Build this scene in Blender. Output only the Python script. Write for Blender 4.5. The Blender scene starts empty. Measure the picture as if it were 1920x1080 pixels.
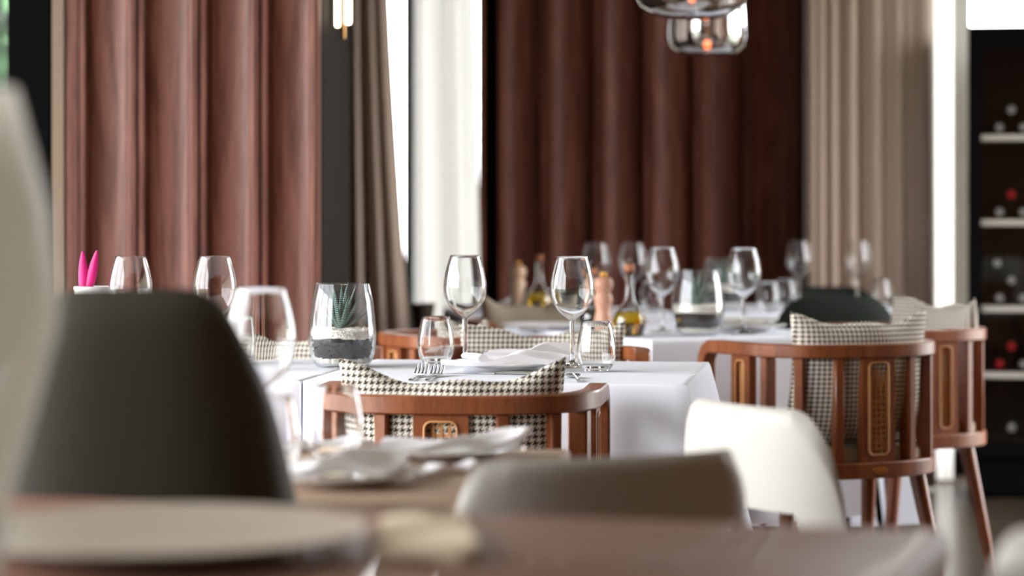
import bpy, bmesh, math, random
from mathutils import Vector, Matrix
R = math.radians
PI = math.pi
rnd = random.Random(7)
sc = bpy.context.scene
C = sc.collection

# ------------------------------------------------------------------ camera, world, light, exposure
CAM_H = 1.055
FPX = 85.0 / 36.0 * 1920.0
cam_d = bpy.data.cameras.new('camera')
cam = bpy.data.objects.new('camera', cam_d)
C.objects.link(cam)
cam.location = (0, 0, CAM_H)
cam.rotation_euler = (PI / 2, 0, 0)
cam_d.lens = 85
cam_d.sensor_width = 36
cam_d.shift_y = -128.0 / 1920.0
cam_d.clip_start = 0.05
cam_d.clip_end = 200
cam_d.dof.use_dof = True
cam_d.dof.focus_distance = 4.62
cam_d.dof.aperture_fstop = 2.7
cam_d.dof.aperture_blades = 0
sc.camera = cam

world = bpy.data.worlds.new('overcast_sky')
sc.world = world
world.use_nodes = True
bg = world.node_tree.nodes['Background']
bg.inputs['Color'].default_value = (0.97, 0.98, 1.0, 1)
bg.inputs['Strength'].default_value = 11.0

def portal(loc, rot, sx, sy):
    d = bpy.data.lights.new('window_portal', 'AREA')
    d.shape = 'RECTANGLE'
    d.size = sx
    d.size_y = sy
    d.cycles.is_portal = True
    o = bpy.data.objects.new('window_portal', d)
    o.location = loc
    o.rotation_euler = rot
    C.objects.link(o)

RX0, RX1, RY0, RY1, RZ1 = -3.0, 3.2, -2.0, 10.0, 3.2
portal((RX0 - 0.02, 3.6, 1.45), (0, -PI / 2, 0), 2.7, 5.6)          # long window of the left wall
portal((RX1 + 0.02, 7.3, 1.45), (0, PI / 2, 0), 2.5, 2.2)           # unseen right wall window, added to light the curtain
portal((-0.33, RY1 + 0.02, 1.5), (-PI / 2, 0, 0), 0.44, 2.9)
portal((2.05, RY1 + 0.02, 1.5), (-PI / 2, 0, 0), 1.6, 2.9)

vs = sc.view_settings
vs.view_transform = 'Standard'
vs.look = 'None'
vs.gamma = 1
vs.use_curve_mapping = False
vs.exposure = 0.3
sc.cycles.use_denoising = True
sc.cycles.max_bounces = 14
sc.cycles.transparent_max_bounces = 40
sc.cycles.transmission_bounces = 12
sc.cycles.caustics_reflective = False
sc.cycles.caustics_refractive = False
sc.cycles.sample_clamp_indirect = 6

# ------------------------------------------------------------------ materials
def lin(c):
    return tuple(((v / 255.0) / 12.92 if v / 255.0 <= 0.04045 else ((v / 255.0 + 0.055) / 1.055) ** 2.4) for v in c) + (1.0,)

class N:
    """small node helper"""
    def __init__(s, name):
        s.m = bpy.data.materials.new(name)
        s.m.use_nodes = True
        s.t = s.m.node_tree
        s.n = s.t.nodes
        s.l = s.t.links
        s.bsdf = s.n['Principled BSDF']
        s.out = s.n['Material Output']
    def add(s, typ, **kw):
        n = s.n.new(typ)
        for k, v in kw.items():
            setattr(n, k, v)
        return n
    def link(s, a, b):
        s.l.new(a, b)
    def math(s, op, a, b=None):
        n = s.add('ShaderNodeMath', operation=op)
        for i, v in enumerate((a, b)):
            if v is None:
                continue
            if isinstance(v, (int, float)):
                n.inputs[i].default_value = v
            else:
                s.link(v, n.inputs[i])
        return n.outputs[0]

def plain(name, col, rough=0.5, metal=0.0, spec=0.5, bump=0.0, bscale=200, var=0.0, vscale=8, sheen=0.0, coat=0.0, trans=0.0):
    k = N(name)
    b = k.bsdf
    b.inputs['Base Color'].default_value = lin(col)
    b.inputs['Roughness'].default_value = rough
    b.inputs['Metallic'].default_value = metal
    b.inputs['Specular IOR Level'].default_value = spec
    b.inputs['Coat Weight'].default_value = coat
    b.inputs['Coat Roughness'].default_value = 0.12
    b.inputs['Sheen Weight'].default_value = sheen
    b.inputs['Transmission Weight'].default_value = trans
    tc = k.add('ShaderNodeTexCoord')
    if bump:
        nz = k.add('ShaderNodeTexNoise')
        nz.inputs['Scale'].default_value = bscale
        k.link(tc.outputs['Object'], nz.inputs['Vector'])
        bp = k.add('ShaderNodeBump')
        bp.inputs['Strength'].default_value = bump
        bp.inputs['Distance'].default_value = 0.002
        k.link(nz.outputs['Fac'], bp.inputs['Height'])
        k.link(bp.outputs['Normal'], b.inputs['Normal'])
    if var:
        nz = k.add('ShaderNodeTexNoise')
        nz.inputs['Scale'].default_value = vscale
        nz.inputs['Detail'].default_value = 4
        k.link(tc.outputs['Object'], nz.inputs['Vector'])
        rp = k.add('ShaderNodeValToRGB')
        c = lin(col)
        rp.color_ramp.elements[0].position = 0.3
        rp.color_ramp.elements[1].position = 0.7
        rp.color_ramp.elements[0].color = tuple(v * (1 - var) for v in c[:3]) + (1,)
        rp.color_ramp.elements[1].color = tuple(min(1, v * (1 + var)) for v in c[:3]) + (1,)
        k.link(nz.outputs['Fac'], rp.inputs['Fac'])
        k.link(rp.outputs['Color'], b.inputs['Base Color'])
    return k.m

def wood(name, dark, mid, light, rough=0.35, grain=(14, 14, 0.7), coat=0.0, rings=True, spec=0.5):
    k = N(name)
    b = k.bsdf
    tc = k.add('ShaderNodeTexCoord')
    oi = k.add('ShaderNodeObjectInfo')
    off = k.math('MULTIPLY', oi.outputs['Random'], 37.0)
    cmb = k.add('ShaderNodeCombineXYZ')
    k.link(off, cmb.inputs[0]); k.link(off, cmb.inputs[2])
    va = k.add('ShaderNodeVectorMath', operation='ADD')
    k.link(tc.outputs['Object'], va.inputs[0]); k.link(cmb.outputs[0], va.inputs[1])
    mp = k.add('ShaderNodeMapping')
    mp.inputs['Scale'].default_value = grain
    k.link(va.outputs[0], mp.inputs['Vector'])
    n1 = k.add('ShaderNodeTexNoise')
    n1.inputs['Scale'].default_value = 1.0
    n1.inputs['Detail'].default_value = 3
    n1.inputs['Distortion'].default_value = 0.6
    k.link(mp.outputs[0], n1.inputs['Vector'])
    wv = k.math('SINE', k.math('MULTIPLY', n1.outputs['Fac'], 46.0 if rings else 12.0))
    wv = k.math('MULTIPLY', k.math('ADD', wv, 1.0), 0.5)
    n2 = k.add('ShaderNodeTexNoise')
    n2.inputs['Scale'].default_value = 22.0
    n2.inputs['Detail'].default_value = 5
    k.link(mp.outputs[0], n2.inputs['Vector'])
    f = k.math('ADD', k.math('MULTIPLY', wv, 0.27), k.math('MULTIPLY', n2.outputs['Fac'], 0.73))
    rp = k.add('ShaderNodeValToRGB')
    e = rp.color_ramp.elements
    e[0].position = 0.22; e[0].color = lin(dark)
    e[1].position = 0.75; e[1].color = lin(light)
    m = e.new(0.48); m.color = lin(mid)
    k.link(f, rp.inputs['Fac'])
    k.link(rp.outputs['Color'], b.inputs['Base Color'])
    b.inputs['Roughness'].default_value = rough
    b.inputs['Coat Weight'].default_value = coat
    b.inputs['Specular IOR Level'].default_value = spec
    bp = k.add('ShaderNodeBump')
    bp.inputs['Strength'].default_value = 0.15
    bp.inputs['Distance'].default_value = 0.001
    k.link(f, bp.inputs['Height'])
    k.link(bp.outputs['Normal'], b.inputs['Normal'])
    return k.m

def thin_glass(name, tint=(0.97, 0.98, 0.98), edge=(0.50, 0.53, 0.55), base=0.045, power=3.2, rough=0.0, gl=(1, 1, 1)):
    """thin blown glass: passes light straight through, mirrors more at grazing angles, darker where the wall is seen edge-on"""
    k = N(name)
    k.n.remove(k.bsdf)
    lw = k.add('ShaderNodeLayerWeight')
    lw.inputs['Blend'].default_value = 0.5
    fc = lw.outputs['Facing']
    p = k.math('POWER', fc, power)
    fac = k.math('MINIMUM', k.math('ADD', k.math('MULTIPLY', p, 0.75), base), 1.0)
    mx = k.add('ShaderNodeMixRGB')
    mx.inputs[1].default_value = tint + (1,)
    mx.inputs[2].default_value = edge + (1,)
    k.link(k.math('POWER', fc, 5.0), mx.inputs[0])
    tr = k.add('ShaderNodeBsdfTransparent')
    k.link(mx.outputs[0], tr.inputs['Color'])
    g = k.add('ShaderNodeBsdfGlossy')
    g.inputs['Roughness'].default_value = rough
    g.inputs['Color'].default_value = gl + (1,)
    ms = k.add('ShaderNodeMixShader')
    k.link(fac, ms.inputs[0])
    k.link(tr.outputs[0], ms.inputs[1])
    k.link(g.outputs[0], ms.inputs[2])
    k.link(ms.outputs[0], k.out.inputs['Surface'])
    return k.m

def solid_glass(name, col=(1, 1, 1), rough=0.0, ior=1.48):
    k = N(name)
    k.n.remove(k.bsdf)
    g = k.add('ShaderNodeBsdfGlass')
    g.inputs['Color'].default_value = col + (1,)
    g.inputs['Roughness'].default_value = rough
    g.inputs['IOR'].default_value = ior
    k.link(g.outputs[0], k.out.inputs['Surface'])
    return k.m

def houndstooth(name, a, b, scale):
    """twill of four dark and four pale threads, as the cloth is woven"""
    k = N(name)
    uv = k.add('ShaderNodeUVMap')
    sp = k.add('ShaderNodeSeparateXYZ')
    k.link(uv.outputs[0], sp.inputs[0])
    u = k.math('FLOOR', k.math('MULTIPLY', sp.outputs[0], scale * 8))
    v = k.math('FLOOR', k.math('MULTIPLY', sp.outputs[1], scale * 8))
    warp = k.math('LESS_THAN', k.math('FLOORED_MODULO', u, 8.0), 3.5)
    weft = k.math('LESS_THAN', k.math('FLOORED_MODULO', v, 8.0), 3.5)
    tw = k.math('LESS_THAN', k.math('FLOORED_MODULO', k.math('SUBTRACT', u, v), 4.0), 1.5)
    f = k.math('ADD', k.math('MULTIPLY', warp, tw), k.math('MULTIPLY', weft, k.math('SUBTRACT', 1.0, tw)))
    mx = k.add('ShaderNodeMixRGB')
    mx.inputs[1].default_value = lin(a)
    mx.inputs[2].default_value = lin(b)
    k.link(f, mx.inputs[0])
    k.link(mx.outputs[0], k.bsdf.inputs['Base Color'])
    k.bsdf.inputs['Roughness'].default_value = 0.9
    k.bsdf.inputs['Specular IOR Level'].default_value = 0.15
    return k.m

def emit(name, col, s):
    k = N(name)
    k.n.remove(k.bsdf)
    e = k.add('ShaderNodeEmission')
    e.inputs['Color'].default_value = lin(col)
    e.inputs['Strength'].default_value = s
    k.link(e.outputs[0], k.out.inputs['Surface'])
    return k.m

def sheer(name, col, t=0.55):
    k = N(name)
    k.n.remove(k.bsdf)
    d = k.add('ShaderNodeBsdfDiffuse'); d.inputs['Color'].default_value = lin(col)
    tl = k.add('ShaderNodeBsdfTranslucent'); tl.inputs['Color'].default_value = lin(col)
    ms = k.add('ShaderNodeMixShader'); ms.inputs[0].default_value = t
    k.link(d.outputs[0], ms.inputs[1]); k.link(tl.outputs[0], ms.inputs[2])
    k.link(ms.outputs[0], k.out.inputs['Surface'])
    return k.m

M = {}
M['panel'] = wood('mahogany_panel', (70, 34, 26), (101, 56, 43), (124, 78, 62), 0.48, (9, 9, 0.55), spec=0.4)
M['panel_shaded'] = wood('shaded_mahogany_panel', (68, 33, 23), (93, 49, 36), (113, 67, 52), 0.5, (8, 8, 0.5), spec=0.2)  # same mahogany as the pier, darkened for the weaker light at the back
M['chair'] = wood('walnut_chair', (104, 52, 27), (136, 76, 42), (152, 90, 52), 0.36, (22, 22, 2.0), coat=0.08, rings=False)
M['fgtable'] = wood('brown_lacquered_wood', (104, 64, 47), (128, 85, 65), (144, 102, 80), 0.5, (2, 26, 26), coat=0.12, rings=False)
M['tantop'] = wood('tan_oak', (170, 142, 120), (192, 164, 142), (206, 182, 160), 0.4, (2, 24, 24), rings=False)
M['cloth'] = plain('white_linen', (236, 239, 249), 0.85, spec=0.2, bump=0.1, bscale=700)
M['napkin'] = plain('white_napkin', (248, 246, 250), 0.9, spec=0.15, bump=0.1, bscale=900)
M['porcelain'] = plain('porcelain', (238, 236, 232), 0.12, spec=0.5)
M['steel'] = plain('steel', (190, 190, 192), 0.18, metal=1)
M['brass'] = plain('brass', (196, 150, 92), 0.25, metal=1)
M['gold'] = plain('gold_knob', (214, 160, 80), 0.3, metal=0.7)
M['cane'] = plain('rattan_cane', (204, 148, 92), 0.5)
M['glass'] = solid_glass('blown_clear_glass', (0.995, 1.0, 1.0), 0.0, 1.46)
M['glass_solid'] = solid_glass('clear_glass')
M['glass_tint'] = thin_glass('terrarium_glass', (0.96, 0.975, 0.985), (0.62, 0.68, 0.72), 0.035, 3.4)
M['smoke'] = thin_glass('smoked_mirror_glass', (0.74, 0.71, 0.69), (0.30, 0.27, 0.26), 0.3, 2.0)
M['pane'] = thin_glass('window_pane', (0.98, 0.98, 0.975), (0.85, 0.86, 0.85), 0.004, 6.0)
M['doorpane'] = thin_glass('cabinet_door_pane', (0.86, 0.87, 0.86), (0.5, 0.5, 0.5), 0.035, 5.0)
k = N('milky_vase_glass')
k.bsdf.inputs['Base Color'].default_value = lin((196, 192, 184)); k.bsdf.inputs['Roughness'].default_value = 0.25
tb_ = k.add('ShaderNodeBsdfTransparent'); tb_.inputs['Color'].default_value = (0.95, 0.95, 0.93, 1)
tl_ = k.add('ShaderNodeBsdfTranslucent'); tl_.inputs['Color'].default_value = lin((206, 202, 194))
m0 = k.add('ShaderNodeMixShader'); m0.inputs[0].default_value = 0.6
k.link(k.bsdf.outputs[0], m0.inputs[1]); k.link(tl_.outputs[0], m0.inputs[2])
mv = k.add('ShaderNodeMixShader'); mv.inputs[0].default_value = 0.55
k.link(tb_.outputs[0], mv.inputs[1]); k.link(m0.outputs[0], mv.inputs[2]); k.link(mv.outputs[0], k.out.inputs['Surface'])
M['vase'] = k.m
M['hound'] = houndstooth('houndstooth', (232, 224, 210), (62, 54, 46), 1 / 0.0112)
M['greycloth'] = plain('taupe_linen', (150, 138, 122), 0.95, spec=0.1, bump=0.3, bscale=500)
M['seat'] = plain('beige_seat_fabric', (186, 172, 152), 0.9, spec=0.1)
M['curtain'] = plain('taupe_curtain', (178, 157, 142), 0.9, spec=0.12, sheen=0.2, bump=0.1, bscale=500)
M['sheer'] = sheer('white_sheer', (224, 222, 218), 0.55)
M['black'] = plain('black_metal', (8, 8, 8), 0.7, spec=0.03)
M['darkwall'] = plain('dark_brown_paint', (38, 31, 26), 0.85, spec=0.1, var=0.06)
M['beige'] = plain('beige_wall', (206, 194, 178), 0.8, var=0.03)
M['warmwall'] = plain('warm_brown_wall', (126, 87, 60), 0.8, var=0.03)
M['trim'] = plain('tan_trim', (128, 108, 90), 0.7)
M['ceil'] = plain('ceiling_white', (225, 222, 216), 0.9)
M['floor'] = plain('polished_stone_floor', (70, 59, 48), 0.24, var=0.18, vscale=3)
M['frame'] = plain('pale_window_frame', (205, 208, 200), 0.5)
M['framedark'] = plain('dark_window_frame', (70, 84, 78), 0.5)
M['green'] = plain('dark_green_velvet', (30, 34, 29), 0.85, spec=0.15, sheen=0.0, var=0.12, vscale=5)
M['charcoal'] = plain('charcoal_green_leather', (68, 66, 58), 0.6, spec=0.3, bump=0.1, bscale=300)
M['cream'] = plain('cream_leather', (188, 184, 177), 0.5, spec=0.35, bump=0.05, bscale=300)
M['soil'] = plain('dark_soil', (46, 40, 38), 0.8, var=0.6, vscale=160)
M['gravel'] = plain('white_gravel', (244, 236, 224), 0.85, var=0.08, vscale=240)
M['pale_wood'] = wood('pale_beech', (208, 170, 138), (222, 188, 156), (232, 202, 172), 0.45, (12, 12, 3), rings=False)
M['pink_wood'] = wood('rosy_beech', (186, 134, 108), (204, 154, 128), (216, 170, 144), 0.45, (12, 12, 3), rings=False)
M['oil'] = plain('olive_oil', (224, 178, 20), 0.05, trans=0.85)
M['vinegar'] = plain('dark_vinegar', (40, 22, 12), 0.1, trans=0.3)
M['cork'] = plain('cork_stopper', (170, 110, 80), 0.8)
M['pink'] = plain('magenta_leaf', (214, 20, 120), 0.5, var=0.15, vscale=20)
M['bronze'] = plain('dark_bronze', (70, 60, 50), 0.4, metal=0.4)
M['tube'] = emit('sconce_tube_glow', (255, 236, 205), 7.0)
M['bulb'] = emit('amber_filament', (255, 110, 40), 9.0)
M['led'] = emit('cabinet_led', (255, 236, 220), 14.0)
M['cab_in'] = plain('cabinet_interior', (14, 14, 12), 0.6, spec=0.15)
M['alu'] = plain('shelf_aluminium', (240, 226, 215), 0.4, metal=0.0)
M['bottle'] = solid_glass('green_bottle_glass', (0.05, 0.09, 0.04), 0.02)
M['bottle'] = plain('dark_bottle_glass', (18, 24, 16), 0.08, spec=0.6)
M['cap_silver'] = plain('silver_capsule', (210, 205, 205), 0.3, metal=0.6)
M['cap_red'] = plain('red_capsule', (200, 30, 45), 0.3, metal=0.3)
M['cap_gold'] = plain('gold_capsule', (235, 160, 60), 0.3, metal=0.5)
M['leaf'] = plain('tree_leaf', (44, 84, 40), 0.7, var=0.3, vscale=3)
M['bark'] = plain('tree_bark', (80, 62, 48), 0.9)
M['ground'] = plain('garden_ground', (120, 124, 108), 0.9)
M['rubber'] = plain('dark_rubber', (24, 22, 20), 0.8)
M['beige_reflection'] = plain('beige_reflection', (214, 198, 172), 0.9, spec=0.1)
M['plate_grey'] = plain('stone_grey_plate', (182, 170, 155), 0.35, var=0.08, vscale=9)

# striped succulent leaf
k = N('striped_succulent')
uvn = k.add('ShaderNodeUVMap')
spn = k.add('ShaderNodeSeparateXYZ')
k.link(uvn.outputs[0], spn.inputs[0])
st = k.math('GREATER_THAN', k.math('SINE', k.math('MULTIPLY', spn.outputs[1], 130.0)), 0.45)
mxn = k.add('ShaderNodeMixRGB')
mxn.inputs[1].default_value = lin((48, 76, 62)); mxn.inputs[2].default_value = lin((172, 190, 180))
k.link(st, mxn.inputs[0]); k.link(mxn.outputs[0], k.bsdf.inputs['Base Color'])
k.bsdf.inputs['Roughness'].default_value = 0.5
M['succulent'] = k.m

# ------------------------------------------------------------------ mesh helpers
class MB:
    def __init__(s):
        s.v = []; s.f = []; s.uv = None
    def add(s, vs_, fs_, mat=None):
        o = len(s.v)
        for p in vs_:
            p = Vector(p)
            s.v.append(mat @ p if mat else p)
        for f in fs_:
            s.f.append([i + o for i in f])
        return s
    def box(s, x0, x1, y0, y1, z0, z1, mat=None):
        v = [(x0, y0, z0), (x1, y0, z0), (x1, y1, z0), (x0, y1, z0), (x0, y0, z1), (x1, y0, z1), (x1, y1, z1), (x0, y1, z1)]
        return s.add(v, [(3, 2, 1, 0), (4, 5, 6, 7), (0, 1, 5, 4), (1, 2, 6, 5), (2, 3, 7, 6), (3, 0, 4, 7)], mat)
    def lathe(s, prof, seg=40, mat=None, closed=False):
        v = []; f = []
        n = len(prof)
        for (r, z) in prof:
            for i in range(seg):
                a = 2 * PI * i / seg
                v.append((r * math.cos(a), r * math.sin(a), z))
        m = n if closed else n - 1
        for j in range(m):
            a0 = j * seg; b0 = ((j + 1) % n) * seg
            for i in range(seg):
                k2 = (i + 1) % seg
                f.append((a0 + i, a0 + k2, b0 + k2, b0 + i))
        if not closed:
            if prof[0][0] > 1e-6:
                f.append(tuple(reversed(range(seg))))
            if prof[-1][0] > 1e-6:
                f.append(tuple(range((n - 1) * seg, n * seg)))
        return s.add(v, f, mat)
    def tube(s, pts, rad, seg=10, cap=True):
        v = []; f = []
        pts = [Vector(p) for p in pts]
        n = len(pts)
        rads = rad if isinstance(rad, (list, tuple)) else [rad] * n
        up = Vector((0, 0, 1))
        prev = None
        for i, p in enumerate(pts):
            t = (pts[min(i + 1, n - 1)] - pts[max(i - 1, 0)]).normalized()
            if prev is None:
                a = up.cross(t)
                if a.length < 1e-3:
                    a = Vector((1, 0, 0)).cross(t)
                a.normalize()
            else:
                a = (prev - t * prev.dot(t)).normalized()
            prev = a
            b = t.cross(a)
            for q in range(seg):
                th = 2 * PI * q / seg
                v.append(p + (a * math.cos(th) + b * math.sin(th)) * rads[i])
        for i in range(n - 1):
            for q in range(seg):
                q2 = (q + 1) % seg
                f.append((i * seg + q, i * seg + q2, (i + 1) * seg + q2, (i + 1) * seg + q))
        if cap:
            f.append(tuple(reversed(range(seg))))
            f.append(tuple(range((n - 1) * seg, n * seg)))
        return s.add(v, f)
    def build(s, name, mat, parent=None, smooth=True, angle=40, uv=None):
        me = bpy.data.meshes.new(name)
        me.from_pydata([tuple(p) for p in s.v], [], s.f)
        me.update()
        bm = bmesh.new(); bm.from_mesh(me)
        bmesh.ops.recalc_face_normals(bm, faces=bm.faces)
        bm.to_mesh(me); bm.free()
        if uv is not None:
            l = me.uv_layers.new(name='UVMap')
            for lp in me.loops:
                l.data[lp.index].uv = uv[lp.vertex_index]
        if smooth:
            me.polygons.foreach_set('use_smooth', [True] * len(me.polygons))
            me.set_sharp_from_angle(angle=R(angle))
        me.materials.append(M[mat] if isinstance(mat, str) else mat)
        o = bpy.data.objects.new(name, me)
        C.objects.link(o)
        if parent:
            o.parent = parent
        return o

def bevbox(x0, x1, y0, y1, z0, z1, r, seg=2, name='box', mat='cream', parent=None):
    bm = bmesh.new()
    bmesh.ops.create_cube(bm, size=1)
    for v in bm.verts:
        v.co = Vector(((x0 + x1) / 2 + v.co.x * (x1 - x0), (y0 + y1) / 2 + v.co.y * (y1 - y0), (z0 + z1) / 2 + v.co.z * (z1 - z0)))
    bmesh.ops.bevel(bm, geom=bm.edges[:], offset=r, segments=seg, profile=0.5, affect='EDGES')
    me = bpy.data.meshes.new(name); bm.to_mesh(me); bm.free()
    me.polygons.foreach_set('use_smooth', [True] * len(me.polygons))
    me.set_sharp_from_angle(angle=R(40))
    me.materials.append(M[mat])
    o = bpy.data.objects.new(name, me); C.objects.link(o)
    if parent: o.parent = parent
    return o

def tag(o, label, cat, group=None):
    o['label'] = label; o['category'] = cat
    if group: o['group'] = group
    return o
def thing(name, label, cat, loc=(0, 0, 0), rz=0, group=None):
    o = bpy.data.objects.new(name, None)
    o.empty_display_size = 0.05
    C.objects.link(o); o.location = loc; o.rotation_euler = (0, 0, rz)
    return tag(o, label, cat, group)
def struct(o):
    o['kind'] = 'structure'
    return o
def dup(root, loc, rz=0, label=None, scale=None):
    r = root.copy(); C.objects.link(r); r.location = loc; r.rotation_euler = (0, 0, rz)
    if label: r['label'] = label
    if scale: r.scale = (scale,) * 3
    for ch in list(root.children):
        c = ch.copy(); C.objects.link(c); c.parent = r
        for g in list(ch.children):
            d = g.copy(); C.objects.link(d); d.parent = c
    return r
def wx(px, d):
    return (px - 960.0) / FPX * d

# ------------------------------------------------------------------ the room
TH = 0.12
struct(MB().box(RX0 - TH, RX1 + TH, RY0 - TH, RY1 + TH, -0.1, 0).build('floor', 'floor', smooth=False))
struct(MB().box(RX0 - TH, RX1 + TH, RY0 - TH, RY1 + TH, RZ1, RZ1 + 0.1).build('ceiling', 'ceil', smooth=False))
struct(MB().box(-40, 40, -40, 60, -0.4, -0.3).build('garden_ground', 'ground', smooth=False))

def wall_y(name, y0, y1, spans, mat, zs=(0.1, 2.85)):
    """wall across the room; spans = [(x0, x1, is_opening)]"""
    mb = MB()
    for (a, b, op) in spans:
        if not op:
            mb.box(a, b, y0, y1, 0, RZ1)
        else:
            mb.box(a, b, y0, y1, 0, zs[0]); mb.box(a, b, y0, y1, zs[1], RZ1)
    return struct(mb.build(name, mat, smooth=False))
def wall_x(name, x0, x1, spans, mat, zs=(0.1, 2.85)):
    mb = MB()
    for (a, b, op) in spans:
        if not op:
            mb.box(x0, x1, a, b, 0, RZ1)
        else:
            mb.box(x0, x1, a, b, 0, zs[0]); mb.box(x0, x1, a, b, zs[1], RZ1)
    return struct(mb.build(name, mat, smooth=False))

wall_y('wall_back', RY1, RY1 + TH, [(RX0 - TH, -2.9, 0), (-2.9, -1.5, 1), (-1.5, -0.56, 0), (-0.56, -0.1, 1), (-0.1, 1.2, 0), (1.2, 2.9, 1), (2.9, RX1 + TH, 0)], 'darkwall')
wall_y('wall_front', RY0 - TH, RY0, [(RX0 - TH, RX1 + TH, 0)], 'warmwall')
wall_x('wall_left', RX0 - TH, RX0, [(RY0 - TH, 0.8, 0), (0.8, 6.4, 1), (6.4, RY1 + TH, 0)], 'beige')
wall_x('wall_right', RX1, RX1 + TH, [(RY0 - TH, 6.2, 0), (6.2, 8.4, 1), (8.4, RY1 + TH, 0)], 'warmwall', (0.2, 2.7))

def window_y(name, x0, x1, y, z0, z1, bars, mat, w=0.05, hb=0.02):
    mb = MB()
    for xb in [x0 + w / 2, x1 - w / 2]:
        mb.box(xb - w / 2, xb + w / 2, y - 0.04, y + 0.04, z0, z1)
    mb.box(x0 + w, x1 - w, y - 0.04, y + 0.04, z0, z0 + w); mb.box(x0 + w, x1 - w, y - 0.04, y + 0.04, z1 - w, z1)
    root = struct(mb.build(name, mat, smooth=False))
    xs = [x0 + w] + sorted(bars) + [x1 - w]
    for i, b in enumerate(bars):
        MB().box(b - hb, b + hb, y - 0.04, y + 0.04, z0 + w, z1 - w).build('mullion', mat, root, smooth=False)
    for a, b in zip(xs[:-1], xs[1:]):
        MB().box(a + hb + 0.001, b - hb - 0.001, y - 0.004, y + 0.004, z0 + w, z1 - w).build('pane', 'pane', root, smooth=False)
    return root
window_y('window_1', -0.56, -0.1, RY1 + 0.06, 0.1, 2.85, [-0.425], 'framedark', 0.03)
window_y('window_2', 1.2, 2.9, RY1 + 0.06, 0.1, 2.85, [1.855], 'frame', 0.06, 0.042)
window_y('window_3', -2.9, -1.5, RY1 + 0.06, 0.1, 2.85, [], 'black', 0.05)
# the left wall's long window, with its mullions
mb = MB()
for yb in (0.83, 6.37):
    mb.box(RX0 - 0.09, RX0 - 0.03, yb - 0.03, yb + 0.03, 0.1, 2.85)
mb.box(RX0 - 0.09, RX0 - 0.03, 0.86, 6.34, 0.1, 0.16); mb.box(RX0 - 0.09, RX0 - 0.03, 0.86, 6.34, 2.79, 2.85)
w4 = struct(mb.build('window_4', 'black', smooth=False))
for yb in (2.9, 4.6):
    MB().box(RX0 - 0.09, RX0 - 0.03, yb - 0.05, yb + 0.05, 0.16, 2.79).build('mullion', 'black', w4, smooth=False)

mb = MB()
for yb in (6.23, 8.37):
    mb.box(RX1 + 0.03, RX1 + 0.09, yb - 0.03, yb + 0.03, 0.2, 2.7)
mb.box(RX1 + 0.03, RX1 + 0.09, 6.26, 8.34, 0.2, 0.26); mb.box(RX1 + 0.03, RX1 + 0.09, 6.26, 8.34, 2.64, 2.7)
w5 = struct(mb.build('curtain_light_window', 'black', smooth=False))  # unseen window placed to light the pleated curtain from the right
MB().box(RX1 + 0.03, RX1 + 0.09, 7.27, 7.33, 0.26, 2.64).build('mullion', 'black', w5, smooth=False)

# fluted wood panels
def fluted(w, z0, z1, depth=0.022, ridge=0.05):
    """one board: a hollow flute between two half ridges"""
    h = w / 2
    r = ridge / 2
    pr = [(-h + 0.003, 0.03), (-h + 0.003, 0.004), (-h + 0.004, 0.0), (-h + r * 0.75, 0.0), (-h + r * 0.8, 0.006), (-h + r, 0.008)]
    n = 14
    fl = h - r
    for i in range(1, n):
        t = -1 + 2 * i / n
        pr.append((t * fl, 0.008 + depth * math.sqrt(max(0, 1 - abs(t) ** 2.4))))
    pr += [(-x, y) for (x, y) in reversed(pr[:6])]
    pr += [(h - 0.003, 0.06), (-h + 0.003, 0.06)]
    m = len(pr)
    v = [(x, y, z0) for x, y in pr] + [(x, y, z1) for x, y in pr]
    f = [(i, (i + 1) % m, m + (i + 1) % m, m + i) for i in range(m)]
    f += [tuple(reversed(range(m))), tuple(range(m, 2 * m))]
    return MB().add(v, f)

# wood clad pier on the left
PX0, PX1, PY0, PY1 = wx(123, 6.5), wx(601, 6.5), 6.5, 7.68
pier = struct(MB().box(PX0, PX1, PY0 + 0.06, PY1, 0, RZ1 - 0.001).build('wall_pier', 'darkwall', smooth=False))
bounds = [146, 257, 373, 488, 601]
MB().box(PX0, wx(146, 6.5) - 0.001, PY0 + 0.005, PY0 + 0.06, 0, RZ1 - 0.002).build('edge_board', 'panel', pier, smooth=False)
for a, b in zip(bounds[:-1], bounds[1:]):
    xa, xb = wx(a, 6.5), wx(b, 6.5)
    o = fluted(xb - xa, 0.0, RZ1 - 0.002).build('panel', 'panel', pier, angle=25)
    o.location = ((xa + xb) / 2, PY0, 0)
struct(MB().box(-0.78, -0.68, PY1, RY1, 0, RZ1 - 0.001).build('wall_light_block', 'darkwall', smooth=False))  # unseen wall added to block the back-left window's light from the curtain
struct(MB().box(wx(100, 6.52), wx(122, 6.52), 6.5, 6.6, 0, RZ1 - 0.001).build('trim_1', 'trim', smooth=False))
bl = struct(MB().box(wx(22, 6.6), wx(99, 6.6), 6.55, 6.75, 0, RZ1 - 0.001).build('wall_column', 'black', smooth=False))
MB().box(wx(-60, 6.6), wx(21, 6.6), 6.62, 6.7, 0, 1.40).build('lower_panel', 'black', bl, smooth=False)

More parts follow.
